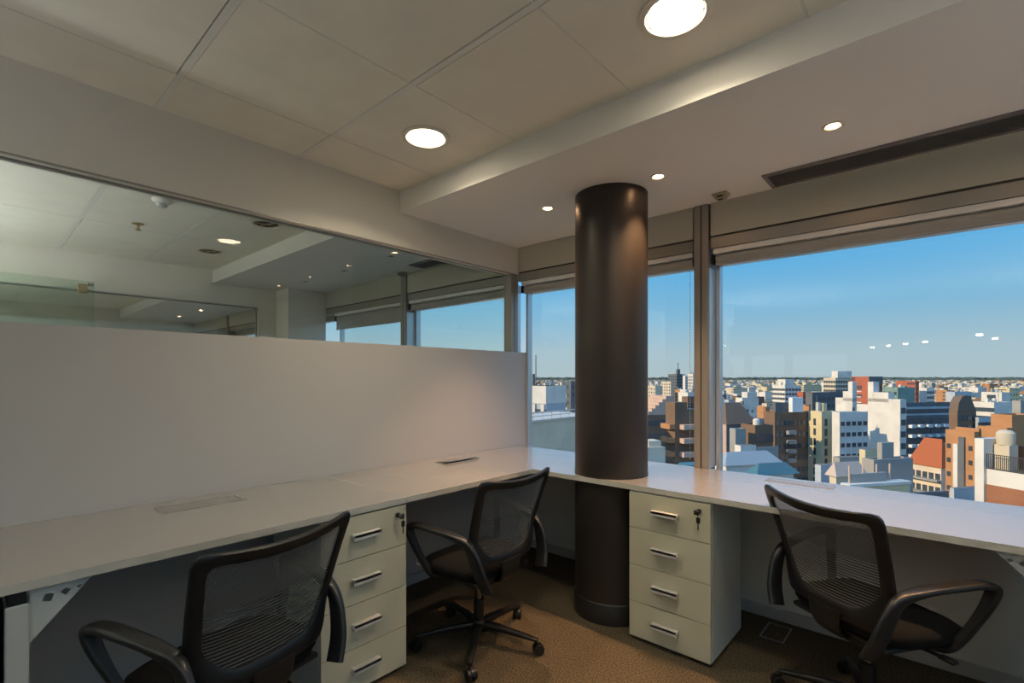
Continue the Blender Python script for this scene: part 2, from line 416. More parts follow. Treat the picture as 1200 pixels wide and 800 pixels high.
# ---- remaining walls
bm = bmesh.new(); add_box(bm, X1, X1 + .15, Y1, .16, 0, .75); add_box(bm, X1, X1 + .15, Y1, .16, 2.10, H + .15)
for a in (-20, -16.2, -12.4, -8.6, -4.8, -.1): add_box(bm, X1, X1 + .15, a, a + .25, .75, 2.10)
struct('wall_right', bm, M['paint'])
for i, a in enumerate((-20, -16.2, -12.4, -8.6, -4.8)):  # unseen right wall, glazed to add daylight to the room
    b = (-16.2, -12.4, -8.6, -4.8, -.1)[i]; r = sroot('window_%d' % (11 + i), (X1 + .1, 0, .75)); obj('pane', bx(-.004, .004, a + .25, b, 0, 1.35), M['glass'], r)

bm = bmesh.new()                                             # back wall with three high windows
for a, b in ((-8.0, -5.2), (-4.2, -3.9), (-2.6, -2.3), (-.4, X1)): add_box(bm, a, b, Y1 - .15, Y1, 0, H + .15)
for a, b in ((-5.2, -4.2), (-3.9, -2.6), (-2.3, -.4)): add_box(bm, a, b, Y1 - .15, Y1, 0, 1.40); add_box(bm, a, b, Y1 - .15, Y1, 2.25, H + .15)
struct('wall_back', bm, M['paint'])
bm = bmesh.new(); add_box(bm, XF, -.1, YN - .1, YN, 0, H + .15); struct('wall_middle', bm, M['paint'])
bm = bmesh.new(); add_box(bm, XF - .15, XF, Y1, .16, 0, .8); add_box(bm, XF - .15, XF, Y1, .16, ZW, H + .15); add_box(bm, XF - .15, XF, -1.6, .16, .8, ZW)
for a in (-3.2, -6.4, -12, -19.9): add_box(bm, XF - .15, XF, a, a + .1, .8, ZW)
struct('wall_west', bm, M['paint'])
struct('ceiling', bx(XF, -.1, Y1, YN - .1, H, H + .15), M['ceil'])
# far wall of the next room with its own glazed strip
ZF = 2.10
bm = bmesh.new()
add_box(bm, XN - .1, XN, YN, .1, ZF, H + .15); add_box(bm, XN - .1, XN, YN, .1, 0, 1.496); add_box(bm, XN - .1, XN, -.64, .1, 1.496, ZF)
struct('wall_far', bm, M['paint'])
wr = sroot('window_10', (XN - .06, 0, 1.496))
obj('pane', bx(-.004, .004, YN, -.645, 0, ZF - 1.498), M['glass2'], wr)
bm = bmesh.new(); add_box(bm, -.012, .012, YN, -.642, ZF - 1.496 - .012, ZF - 1.496); add_box(bm, -.012, .012, -.652, -.641, 0, ZF - 1.51); obj('frame', bm, M['alu'], wr)
bm = bmesh.new(); add_box(bm, XN + .001, -3.05, -.45, -.001, 0, HS - .001); struct('trim_11', bm, M['paint'])
# glass door leaf with its brass patch fitting in the next room
t = thing('glass_door', 'green tinted frameless glass door leaf with brass corner patch in the next office', 'door', (XN + .10, -2.10, 0))
obj('leaf', bx(-.005, .005, -1.6, 0, .01, 2.165), M['glass3'], t)
bm = bmesh.new(); add_box(bm, -.018, .018, -.115, -.05, 2.055, 2.135, bev=.004); obj('patch_fitting', bm, M['brass'], t, label='brass patch fitting')
bm = bmesh.new(); add_box(bm, -.01, .01, -.045, -.005, 2.125, 2.15, bev=.003); obj('pivot', bm, M['grey'], t)
t = thing('air_grille', 'small dark air grille high on the wall two offices away', 'grille', (-7.995, -1.5, 1.7))
# uplighters added out of view as fill light, side rooms and around the camera
def uplighter(x, y, lab, w_, group='fill uplighters added outside the view', color=COOL):
    t = thing('fill_lamp', lab, 'added fill light', (x, y, 0), 0, group)
    bm = bmesh.new(); add_lathe(bm, [(.15, 0), (.15, .018), (.03, .03), (.001, .03)], 32); obj('base', bm, M['leg'], t, smooth=40)
    bm = bmesh.new(); add_cyl(bm, (0, 0, .03), (0, 0, 1.16), .014, seg=16); obj('pole', bm, M['leg'], t, smooth=40)
    bm = bmesh.new(); add_lathe(bm, [(.02, 1.15), (.12, 1.19), (.17, 1.26), (.165, 1.26), (.11, 1.20), (.001, 1.17)], 32, cap=False); obj('bowl', bm, M['leg'], t, smooth=40)
    bm = bmesh.new(); add_lathe(bm, [(.0005, 1.215), (.10, 1.215)], 24, cap=False); obj('fill_disc', bm, M['filldisc'], t)
    light('fill_glow', 'AREA', (x, y, 1.218), w_, color, (math.pi, 0, 0), shape='DISK', size=.19, spread=R(150))
uplighter(-1.0, -3.9, 'added unseen fill uplighter at the back of the next office', UP_W)
uplighter(-2.5, -3.7, 'added unseen fill uplighter in the far rear corner of the next office', UP_W)
uplighter(-5.4, -3.9, 'added unseen fill uplighter in the office beyond', UP_W)
uplighter(4.3, -2.3, 'added unseen fill uplighter to the right of the camera', UP_W * 1.2)
uplighter(3.6, -4.6, 'added unseen fill uplighter behind the camera, right', UP_W * 1.2)
uplighter(.7, -4.7, 'added unseen fill uplighter behind the camera, left', UP_W)
# ---- baseboards
bm = bmesh.new(); add_box(bm, .0, .012, YN, -.013, 0, .064, bev=.003); struct('baseboard_left', bm, M['panel'])
bm = bmesh.new(); add_box(bm, .0, X1, -.012, 0, 0, .064, bev=.003); struct('baseboard_front', bm, M['panel'])

bpy.data.objects.remove(t)
t = thing('air_grille', 'small dark air grille on the wall two offices away, seen low in the partition glass', 'grille', (-3.6, -2.0, 1.83))
bpy.data.objects.remove(t)

# ------------------------------------------------------------------ column
CX, CY, CR = 1.108, -.482, .200
t = thing('round_column', 'thick round dark anthracite column rising through the desk to the ceiling', 'column', (CX, CY, 0))
bm = bmesh.new(); add_lathe(bm, [(CR, .11), (CR, HS)], 96, cap=False); obj('shaft', bm, M['column'], t, smooth=60)
bm = bmesh.new(); add_lathe(bm, [(CR + .006, 0), (CR + .006, .100), (CR + .002, .108), (CR - .004, .112)], 96); obj('base_ring', bm, M['colbase'], t, smooth=40)

# ------------------------------------------------------------------ desks
def arc_cut(bmout_pts): return bmout_pts
def add_plate_with_notch(bm, x0, x1, y0, y1, z0, z1):
    """desk top with the round cut-out for the column; faces: top/bottom 0, edges 1"""
    N = 64; r = CR + .004
    inner = []; outer = []
    for i in range(N):
        a = 2 * math.pi * i / N; dx, dy = math.cos(a), math.sin(a)
        inner.append((CX + r * dx, CY + r * dy))
        ts = []
        if dx > 1e-9: ts.append((x1 - CX) / dx)
        if dx < -1e-9: ts.append((x0 - CX) / dx)
        if dy > 1e-9: ts.append((y1 - CY) / dy)
        if dy < -1e-9: ts.append((y0 - CY) / dy)
        tt = min(ts); outer.append((CX + tt * dx, CY + tt * dy))
    # insert true corners
    allp = [(inner[i], outer[i]) for i in range(N)]
    for c in ((x0, y0), (x1, y0), (x1, y1), (x0, y1)):
        a = math.atan2(c[1] - CY, c[0] - CX); allp.append(((CX + r * math.cos(a), CY + r * math.sin(a)), c))
    allp.sort(key=lambda p: math.atan2(p[0][1] - CY, p[0][0] - CX)); n = len(allp)
    V = [[bm.verts.new((*q, z)) for q in p for z in (z0, z1)] for p in allp]     # i0 i1 o0 o1
    for i in range(n):
        a, b = V[i], V[(i + 1) % n]
        bm.faces.new((a[1], a[3], b[3], b[1])); bm.faces.new((a[0], b[0], b[2], a[2]))
        bm.faces.new((a[2], b[2], b[3], a[3])).material_index = 1; bm.faces.new((a[0], a[1], b[1], b[0])).material_index = 1
def top(bm, x0, x1, y0, y1):
    add_box(bm, x0, x1, y0, y1, DZ - .025, DZ)
    bm.faces.ensure_lookup_table()
    for f in bm.faces[-6:]:
        if abs(f.normal.z) < .5 and f.calc_area() > 0: pass
    for f in list(bm.faces)[-6:]:
        f.normal_update()
        if abs(f.normal.z) < .5: f.material_index = 1
def cutplate(bm, x0, x1, y0, y1): add_plate_with_notch(bm, x0, x1, y0, y1, DZ - .025, DZ)
XD, YD = .718, -.693
# bracket with square holes (plane along `axis`), tip pointing +
def bracket(bm, s0, s1, off, along, ht=.155):
    """perforated triangular support: tall end at s0, tip at s1, in the plane perpendicular to the floor"""
    zt = DZ - .0255
    L = s1 - s0; th = .003
    def P(s, z, t): return (s, off + t, z) if along == 'x' else (off + t, s, z)
    # outline strips around diamond holes: build as a grid and drop hole cells
    outline = [(0, 0), (1, 0), (1, .05), (0.0, 1)]
    vs0 = [bm.verts.new(P(s0 + L * a, zt - ht * b, 0)) for a, b in outline]; 
    holes = [(.28, .20, .17), (.55, .16, .13), (.76, .12, .08)]
    # ring-fill: planar face with holes through bmesh triangle fill
    edges = []
    for i in range(4): edges.append(bm.edges.new((vs0[i], vs0[(i + 1) % 4])))
    sc = abs(L)
    for (ca, cb, r) in holes:
        hv = []
        for k in range(4):
            a = math.pi / 2 * k + (.35 if r == .17 else 0) + (math.pi / 4 if r == .17 else 0)
            hv.append(bm.verts.new(P(s0 + L * (ca + r * .62 * math.cos(a)), zt - ht * cb - sc * r * .62 * math.sin(a) - .012, 0)))
        for i in range(4): edges.append(bm.edges.new((hv[i], hv[(i + 1) % 4])))
    res = bmesh.ops.triangle_fill(bm, edges=edges, use_beauty=True)
    fs = [g for g in res['geom'] if isinstance(g, bmesh.types.BMFace)]
    ex = bmesh.ops.extrude_face_region(bm, geom=fs)
    nv = [g for g in ex['geom'] if isinstance(g, bmesh.types.BMVert)]
    d = Vector((0, th, 0)) if along == 'x' else Vector((th, 0, 0))
    bmesh.ops.translate(bm, verts=nv, vec=d)

def grommet(lab, x, y, lx, ly, tilt=0, parent_group='cable flaps in the desk tops'):
    t = thing('cable_flap', lab, 'cable cover', (x, y, DZ))
    bm = bmesh.new(); w, l = lx / 2, ly / 2; b = .008 if min(lx, ly) < .12 else .014
    for q in ((-w, w, -l, -l + b), (-w, w, l - b, l), (-w, -w + b, -l + b, l - b), (w - b, w, -l + b, l - b)): add_box(bm, *q, -.004, .0022)
    obj('rim', bm, M['grommet'], t)
    bm = bmesh.new(); add_box(bm, -w + b + .002, w - b - .002, -l + b + .002, l - b - .002, -.004, .0016, bev=.0008)
    o = obj('flap', bm, M['grommet'], t)
    bm = bmesh.new(); add_box(bm, -w + b, w - b, -l + b, l - b, -.006, -.0045)
    obj('tray', bm, M['void'], t)
    return t, o

d1 = thing('desk', 'long white laminate desk at the left under the partition, in front of the nearest chair', 'desk', (0, 0, 0))
bm = bmesh.new(); top(bm, .002, XD, -2.84, -1.590); obj('desk_top', bm, [M['desk'], M['edge']], d1)
bm = bmesh.new(); add_box(bm, .10, .695, -2.832, -2.785, .012, DZ - .066, bev=.004); add_box(bm, .08, .70, -2.836, -2.781, 0.0, .012, bev=.002)
obj('leg', bm, M['leg'], d1)
bm = bmesh.new(); add_box(bm, .12, .69, -2.826, -2.79, DZ - .066, DZ - .0255); obj('leg_spacer', bm, M['black'], d1, label='dark spacer between leg and top')
bm = bmesh.new(); bracket(bm, -2.784, -2.652, .676, 'y'); obj('bracket', bm, M['leg'], d1)
d2 = thing('desk', 'white laminate desk in the corner under the partition, behind the middle chair', 'desk', (0, 0, 0))
bm = bmesh.new(); top(bm, .002, XD, -1.588, -.002); obj('desk_top', bm, [M['desk'], M['edge']], d2)
d3 = thing('desk', 'white laminate desk along the windows with a round cut-out for the column', 'desk', (0, 0, 0))
bm = bmesh.new(); cutplate(bm, XD + .0015, 3.3, YD, -.002); obj('desk_top', bm, [M['desk'], M['edge']], d3)
bm = bmesh.new(); add_box(bm, 2.785, 2.832, -.675, -.08, .012, DZ - .066, bev=.004); add_box(bm, 2.78, 2.836, -.68, -.07, 0, .012, bev=.002); obj('leg', bm, M['leg'], d3)
bm = bmesh.new(); add_box(bm, 2.79, 2.826, -.67, -.09, DZ - .066, DZ - .0255); obj('leg_spacer', bm, M['black'], d3, label='dark spacer between leg and top')
bm = bmesh.new(); bracket(bm, 2.784, 2.633, -.66, 'x'); obj('bracket', bm, M['leg'], d3)
# dark end panel that closes the left desk
bm = bmesh.new(); add_box(bm, .06, .712, -2.862, -2.842, 0, DZ - .03, bev=.002); tag(obj('end_screen', bm, M['black']), 'narrow dark end panel at the left edge of the nearest desk', 'panel')
grommet('flat cable flap on the desk nearest at left', .168, -2.230, .13, .31)
gt, go = grommet('tilted open cable flap on the corner desk behind the middle chair', .172, -.785, .115, .29)
go.rotation_euler = (0, R(-7), 0); go.location = (.004, 0, .009)
grommet('flat cable flap on the window desk beyond the right chair', 1.963, -.104, .30, .085)

# ------------------------------------------------------------------ drawer units
def drawer_unit(lab, loc, rotz):
    # local: width along x (0..W), front at y=0 facing -y, depth +y
    Wd, Dp, Ht = .400, .43, .735
    t = thing('drawer_unit', lab, 'drawer cabinet', loc, rotz)
    bm = bmesh.new(); add_box(bm, 0, Wd, .018, Dp, .018, Ht, bev=.0015); add_box(bm, .02, Wd - .02, .04, Dp - .02, 0, .018)
    obj('body', bm, M['cabside'], t)
    zs = [.018, .192, .372, .556, .733]
    for k in range(4):
        bm = bmesh.new(); add_box(bm, .001, Wd - .001, 0, .0165, zs[k] + .0015, zs[k + 1] - .0015, bev=.001)
        d = obj('drawer', bm, M['cab'], t)
        zc = (zs[k] + zs[k + 1]) / 2 + .006; hx = .190
        bm = bmesh.new()
        add_box(bm, hx - .064, hx + .064, -.030, -.006, zc - .002, zc + .012, bev=.002)
        add_box(bm, hx - .064, hx + .064, -.030, -.024, zc - .012, zc + .012, bev=.0015)
        for s in (-.055, .055): add_box(bm, hx + s - .006, hx + s + .006, -.008, .0, zc, zc + .010)
        obj('handle', bm, M['handle'], d)
        if k == 3:
            bm = bmesh.new(); add_cyl(bm, (.350, .0, .695), (.350, -.012, .695), .0105, seg=20); add_cyl(bm, (.350, -.012, .695), (.350, -.034, .695), .0045, seg=8)
            add_box(bm, .338, .362, -.040, -.032, .684, .706, bev=.003)
            obj('lock', bm, M['chrome'], d, smooth=40)
            bm = bmesh.new(); add_box(bm, .348, .366, -.037, -.033, .648, .674, bev=.002); add_box(bm, .3545, .3590, -.036, -.034, .618, .650); add_cyl(bm, (.357, -.035, .674), (.354, -.036, .690), .0016, seg=6)
            obj('key', bm, M['black'], d)
    return t
c1 = drawer_unit('ivory four-drawer cabinet with key, right of the column under the window desk', (1.333, -.692, 0), 0)
c2 = drawer_unit('ivory four-drawer cabinet between the left chair and the middle chair', (.712, -1.984, 0), R(90))

# floor box
t = thing('floor_box', 'flush square floor outlet box in the carpet right of the drawer cabinet', 'floor outlet', (1.868, -.155, 0))
bm = bmesh.new()
for q in ((-.055, .055, -.09, -.083), (-.055, .055, .083, .09), (-.055, -.048, -.083, .083), (.048, .055, -.083, .083)): add_box(bm, *q, 0, .003)
obj('rim', bm, M['grey'], t)
obj('lid', bx(-.047, .047, -.082, .082, 0, .0022), M['carpet'], t)

# ------------------------------------------------------------------ ceiling lights, grilles, sensors
def big_lamp(lab, x, y, lit=True, group=None):
    t = thing('ceiling_downlight', lab, 'ceiling light', (x, y, H), 0, group)
    bm = bmesh.new(); add_lathe(bm, [(.112, .0), (.112, -.006), (.104, -.010), (.092, -.009), (.088, -.002), (.088, .001)], 48, cap=False); obj('trim_ring', bm, M['ring'], t, smooth=50)
    if lit:
        bm = bmesh.new(); add_lathe(bm, [(.0002, -.0015), (.084, -.0015)], 40, cap=False); obj('lens', bm, M['biglamp'], t)
        light('lamp_glow', 'AREA', (x, y, H - .0022), BIG_W, WARM_BIG, shape='DISK', size=.16, spread=R(140))
        bm = bmesh.new(); add_lathe(bm, [(.088, -.002), (.0845, -.0012)], 40, cap=False); obj('gasket', bm, M['groove'], t)
        bm = bmesh.new()
        for a in (.4,): add_cyl(bm, (.086 * math.cos(a), .086 * math.sin(a), -.006), (.078 * math.cos(a), .078 * math.sin(a), -.007), .0025, seg=6)
        obj('clip', bm, M['groove'], t)
    else:
        bm = bmesh.new(); add_lathe(bm, [(.0002, -.001), (.088, -.001)], 40, cap=False); obj('reflector', bm, M['reflect_off'], t)
        for rr in (.070, .045):
            bm = bmesh.new(); add_lathe(bm, [(rr, -.002), (rr, -.007), (rr - .006, -.007), (rr - .006, -.002)], 32, cap=False); obj('louver', bm, M['groove'], t)
        for a in (0.3, 1.35):
            bm = bmesh.new(); c_, s_ = math.cos(a), math.sin(a); add_cyl(bm, (-.085 * c_, -.085 * s_, -.006), (.085 * c_, .085 * s_, -.006), .004, seg=8); obj('tube', bm, M['brass'], t)
    return t
def small_lamp(lab, x, y, lit=True, z=HS, group=None):
    t = thing('ceiling_spotlight', lab, 'ceiling light', (x, y, z), 0, group)
    bm = bmesh.new(); add_lathe(bm, [(.040, .0), (.040, -.004), (.034, -.006), (.027, -.004), (.024, -.0008)], 32, cap=False); obj('trim_ring', bm, M['ring'], t, smooth=50)
    bm = bmesh.new(); add_lathe(bm, [(.0002, -.0012), (.0235, -.0012)], 24, cap=False); obj('lens', bm, M['smalllamp'] if lit else M['lensoff'], t)
    return t
for lab, x, y in (('lit round ceiling downlight centred above the left cabinet, the whole lamp in view', .660, -1.434), ('large lit round downlight cut by the top edge of the photo', 1.877, -1.412)):
    big_lamp(lab, x, y)
big_lamp('unlit round ceiling light in the next office, nearer the partition', -1.276, -1.395, False)
big_lamp('unlit round ceiling light in the next office, farther from the partition', -2.471, -1.403, False)
for lab, x in (('small lit halogen spotlight left of the column top', .728), ('small lit halogen spotlight right of the column top', 1.428), ('small lit halogen spotlight near the long air grille', 2.174)):
    small_lamp(lab, x, -.569)
    light('halogen_beam', 'SPOT', (x, -.569, HS - .012), SPOT_W, WARM_SMALL, spot_size=R(82), spot_blend=.8, shadow_soft_size=.018)
small_lamp('small lit halogen spotlight beyond the right edge of the view', 2.9, -.569)
light('halogen_beam', 'SPOT', (2.9, -.569, HS - .012), SPOT_W, WARM_SMALL, spot_size=R(82), spot_blend=.8, shadow_soft_size=.018)
for lab, x, y in (('small unlit ceiling spotlight in the next office, farthest of three', -2.56, -.484), ('small unlit ceiling spotlight in the next office, middle of three', -1.77, -.488), ('small unlit ceiling spotlight in the next office, nearest of three', -.96, -.515)):
    small_lamp(lab, x, y, False)
for x, y in ((-4.7, -.5), (-5.9, -.5), (-7.0, -.5)):
    small_lamp('tiny lit spotlight two offices away', x, y, True, group='spotlights two offices away')
def rayxy(u, yplane):
    a = (u - U0) / FPX; c, s = math.cos(YAW), math.sin(YAW); dx, dy = c * a - s, s * a + c
    return CAMX + dx * (yplane - CAMY) / dy
for u, yy in ((1022, -19.4), (1041, -18.4), (1061, -17.6), (1084, -16.8), (1148, -14.5), (1166, -16.5)):
    xx = rayxy(u, .2 - yy)
    t = thing('ceiling_downlight', 'round downlight at the far back of the office behind the camera', 'ceiling light', (xx, yy, H), 0, 'downlights outside the view')
    bm = bmesh.new(); add_lathe(bm, [(.14, 0), (.14, -.006), (.10, -.008)], 24, cap=False); obj('trim_ring', bm, M['ring'], t)
    bm = bmesh.new(); add_lathe(bm, [(.07, -.006), (.07, -.055), (.06, -.065), (.001, -.067)], 24, cap=False); obj('lens', bm, M['biglamp'], t)

def grille(lab, x0, x1, y0, y1, nb):
    t = thing('air_grille', lab, 'air grille', ((x0 + x1) / 2, (y0 + y1) / 2, HS)); w, l = (x1 - x0) / 2, (y1 - y0) / 2; b = .022
    bm = bmesh.new()
    for q in ((-w, w, -l, -l + b), (-w, w, l - b, l), (-w, -w + b, -l + b, l - b), (w - b, w, -l + b, l - b)): add_box(bm, *q, -.010, 0, bev=.002)
    obj('frame', bm, M['grille'], t)
    obj('void', bx(-w + b, w - b, -l + b, l - b, -.0015, -.0002), M['void'], t)
    for k in range(nb):
        y = -l + b + (k + .5) * (2 * (l - b)) / nb
        bm = bmesh.new(); add_prism(bm, [(y - .0075, -.0095), (y - .001, -.0095), (y + .006, -.0018), (y - .001, -.0018)], -w + b, w - b, 'x'); obj('slat', bm, M['grille'], t)
    return t
grille('long dark slatted air grille in the soffit above the right window', 1.822, 4.1, -.238, -.030, 9)
grille('short dark air grille in the next office soffit beside the partition', -1.10, -.52, -.235, -.060, 8)
def sensor(lab, x, y):
    t = thing('ceiling_sensor', lab, 'sensor', (x, y, HS))
    bm = bmesh.new(); add_box(bm, -.040, .040, -.032, .032, -.012, 0, bev=.003); add_prism(bm, [(-.034, -.012), (.034, -.012), (.024, -.030), (-.024, -.030)], -.025, .025, 'y')
    obj('housing', bm, M['beige'], t)
    bm = bmesh.new(); add_box(bm, -.012, .016, -.0265, -.0245, -.024, -.016); add_box(bm, -.016, .010, -.010, .010, -.0315, -.0295); obj('lens', bm, M['void'], t)
sensor('beige box sensor on the soffit above the window mullion', 1.585, -.118)
sensor('beige box sensor on the soffit seen through the partition glass', -1.42, -.075)
t = thing('smoke_detector', 'white smoke detector on the next office ceiling near the partition beam', 'smoke detector', (-1.268, -2.045, H))
bm = bmesh.new(); add_lathe(bm, [(.055, 0), (.055, -.012), (.045, -.022), (.02, -.03), (.0005, -.031)], 28); obj('base', bm, M['ceil'], t, smooth=50)
bm = bmesh.new(); add_lathe(bm, [(.030, -.026), (.030, -.042), (.018, -.050), (.0005, -.050)], 20); obj('cap', bm, M['leg'], t, smooth=50)
t = thing('sprinkler', 'small metal sprinkler head hanging from the next office ceiling', 'sprinkler', (-1.989, -2.029, H))
bm = bmesh.new(); add_lathe(bm, [(.038, 0), (.036, -.005), (.012, -.012)], 24); obj('plate', bm, M['brass'], t)
bm = bmesh.new(); add_cyl(bm, (0, 0, -.010), (0, 0, -.045), .009, seg=10); add_lathe(bm, [(.020, -.045), (.020, -.048)], 16); obj('head', bm, M['brass'], t)

# ------------------------------------------------------------------ office chair
def back_y(x, z):
    q = max(0, z - .55); e = -.150 - .35 * q * q / (q + .03)
    return e - .045 * (1 - min(1, (abs(x) / .24)) ** 2)
def rounded(pts, rad, n=10):
    out = []; N = len(pts)
    for i in range(N):
        p = Vector(pts[i]); a = (Vector(pts[i - 1]) - p).normalized(); b = (Vector(pts[(i + 1) % N]) - p).normalized(); r = rad[i]
        ang = a.angle(b); d = min(r / math.tan(ang / 2), (Vector(pts[i - 1]) - p).length * .49, (Vector(pts[(i + 1) % N]) - p).length * .49)
        p0, p1 = p + a * d, p + b * d
        for k in range(n + 1):
            t = k / n; out.append((1 - t) ** 2 * p0 + 2 * t * (1 - t) * p + t * t * p1)
    return out
def by_angle(poly, c, n):
    res = []
    for i in range(n):
        a = 2 * math.pi * i / n; d = Vector((math.cos(a), math.sin(a))); best = None
        for j in range(len(poly)):
            p, q = poly[j] - c, poly[(j + 1) % len(poly)] - c; e = q - p
            den = d.x * e.y - d.y * e.x
            if abs(den) < 1e-12: continue
            t = (p.x * e.y - p.y * e.x) / den; u = (p.x * d.y - p.y * d.x) / den
            if t > 0 and -1e-6 <= u <= 1 + 1e-6 and (best is None or t > best): best = t
        res.append(c + d * best)
    return res
def make_chair(lab):
    t = thing('office_chair', lab, 'chair', (0, 0, 0))
    # --- back frame: a ring of soft section around the mesh, solid plate low down
    zo = .862
    def topcurve(a, b, zc, n, lift):
        return [(a + (b - a) * i / n, zc - lift * (1 - (2 * i / n - 1) ** 2)) for i in range(1, n)]
    outer = [(-.256, zo), *topcurve(-.256, .256, zo, 6, .022), (.256, zo), (.240, .70), (.228, .57), (.210, .480), (.190, .440), (-.190, .440), (-.210, .480), (-.228, .57), (-.240, .70)]
    inner = [(-.218, zo - .040), *topcurve(-.218, .218, zo - .040, 6, .018), (.218, zo - .040), (.206, .70), (.190, .570), (.13, .492), (-.13, .492), (-.190, .570), (-.206, .70)]
    ro = [.035] + [.2] * 5 + [.035] + [.3, .2, .08, .05, .05, .08, .2, .3]; ri = [.05] + [.2] * 5 + [.05] + [.3, .08, .10, .10, .08, .3]
    c = Vector((0, .68)); N = 120
    O = by_angle(rounded(outer, ro), c, N); I = by_angle(rounded(inner, ri), c, N)
    prof = [(0, -.006), (0, .006), (.12, .011), (.5, .013), (.88, .011), (1, .005), (1, -.005), (.88, -.010), (.5, -.012), (.12, -.011)]
    bm = bmesh.new(); rings = []
    for i in range(N):
        ring = []
        for s, off in prof:
            q = O[i].lerp(I[i], s); ring.append(bm.verts.new((q.x, back_y(q.x, q.y) + off, q.y)))
        rings.append(ring)
    for i in range(N):
        a, b = rings[i], rings[(i + 1) % N]
        for k in range(len(prof)): bm.faces.new((a[k], a[(k + 1) % len(prof)], b[(k + 1) % len(prof)], b[k]))
    obj('back_frame', bm, M['black'], t, smooth=50)
    bm = bmesh.new(); G = [c + (p - c) * 1.015 for p in I]; levels = [0, .2, .4, .6, .8, 1]; rows = []
    cv = bm.verts.new((0, back_y(0, c.y), c.y))
    for L in levels[1:]:
        rows.append([bm.verts.new(((c + (p - c) * L).x, back_y((c + (p - c) * L).x, (c + (p - c) * L).y), (c + (p - c) * L).y)) for p in G])
    for i in range(N):
        bm.faces.new((cv, rows[0][i], rows[0][(i + 1) % N]))
        for a, b in zip(rows, rows[1:]): bm.faces.new((a[i], b[i], b[(i + 1) % N], a[(i + 1) % N]))
    obj('back_mesh', bm, M['mesh'], t, smooth=60)
    # --- seat
    bm = bmesh.new(); secs = []
    def seat_ring(z, grow, crown=0):
        pts = []
        for i in range(64):
            a = 2 * math.pi * i / 64; ca, sa = math.cos(a), math.sin(a); e = .55
            x = (.235 + grow) * math.copysign(abs(ca) ** e, ca); y = .028 + (.204 + grow) * math.copysign(abs(sa) ** e, sa)
            drop = -.030 * max(0, (y - .10) / .13) ** 2 if crown else -.012 * max(0, (y - .10) / .13) ** 2
            pts.append(bm.verts.new((x, y, z + drop)))
        return pts
    rr = [seat_ring(.385, -.035), seat_ring(.392, -.006), seat_ring(.412, .004), seat_ring(.432, -.004, 1), seat_ring(.445, -.03, 1), seat_ring(.449, -.09, 1), seat_ring(.446, -.17, 1)]
    for a, b in zip(rr, rr[1:]):
        for k in range(64): bm.faces.new((a[k], a[(k + 1) % 64], b[(k + 1) % 64], b[k]))
    bm.faces.new(rr[0]); bm.faces.new(rr[-1])
    obj('seat', bm, M['fabric'], t, smooth=60)
    bm = bmesh.new(); add_box(bm, -.195, .195, -.16, .19, .366, .386, bev=.008); obj('seat_shell', bm, M['black'], t, smooth=40)
    bm = bmesh.new(); add_box(bm, -.075, .075, -.13, .11, .325, .366, bev=.01); add_box(bm, -.03, .03, -.02, .05, .30, .326, bev=.006); obj('tilt_mechanism', bm, M['black'], t, smooth=40)
    bm = bmesh.new(); sweep(bm, [(0, -.09, .355), (0, -.165, .358), (0, -.200, .40), (0, -.206, .46)], [(.05, .010), (.05, .010), (.06, .009), (.07, .007)]); obj('back_bracket', bm, M['black'], t, smooth=50)
    bm = bmesh.new(); add_cyl(bm, (.07, .03, .348), (.225, .05, .352), .006, seg=10); add_box(bm, .215, .265, .035, .065, .346, .358, bev=.004); obj('height_lever', bm, M['black'], t, smooth=40)
    # --- arms
    for s in (-1, 1):
        bm = bmesh.new()
        sweep(bm, [(s * .195, -.235, .372), (s * .222, -.222, .44), (s * .238, -.198, .52), (s * .246, -.165, .575), (s * .262, -.09, .603), (s * .283, .02, .617), (s * .298, .105, .622), (s * .304, .152, .606), (s * .296, .145, .555), (s * .272, .122, .480), (s * .243, .098, .410), (s * .215, .08, .372), (s * .16, .06, .360)],
              [(.012, .034), (.012, .034), (.012, .030), (.018, .019), (.024, .012), (.026, .011), (.026, .012), (.024, .014), (.020, .013), (.015, .015), (.013, .018), (.013, .016), (.010, .010)])
        obj('armrest', bm, M['blackarm'], t, smooth=55)
    # --- base
    bm = bmesh.new(); add_cyl(bm, (0, 0, .10), (0, 0, .215), .026, seg=24); obj('lift_cover', bm, M['black'], t, smooth=40)
    bm = bmesh.new(); add_cyl(bm, (0, 0, .21), (0, 0, .305), .0145, seg=20); obj('gas_lift', bm, M['chrome'], t, smooth=40)
    bm = bmesh.new(); add_lathe(bm, [(.036, .065), (.040, .075), (.040, .105), (.030, .118), (.0265, .120)], 28); obj('hub', bm, M['black'], t, smooth=40)
    for k in range(5):
        a = math.pi * 2 * k / 5; d = Vector((math.cos(a), math.sin(a), 0)); sd = Vector((-d.y, d.x, 0))
        bm = bmesh.new(); sweep(bm, [d * .030 + Vector((0, 0, .092)), d * .14 + Vector((0, 0, .087)), d * .24 + Vector((0, 0, .076)), d * .305 + Vector((0, 0, .068))], [(.021, .017), (.018, .014), (.015, .010), (.012, .007)], side=sd)
        leg = obj('base_leg', bm, M['black'], t, smooth=50)
        cw = k * 1.3 + .5; f = Vector((math.cos(cw), math.sin(cw), 0)); g = Vector((-f.y, f.x, 0)); c0 = d * .296 + f * .012
        bm = bmesh.new()
        for q in (-1, 1): add_cyl(bm, c0 + g * (q * .007) + Vector((0, 0, .025)), c0 + g * (q * .021) + Vector((0, 0, .025)), .025, .0235, seg=24)
        add_cyl(bm, c0 + g * -.022 + Vector((0, 0, .025)), c0 + g * .022 + Vector((0, 0, .025)), .006, seg=10)
        hood = []
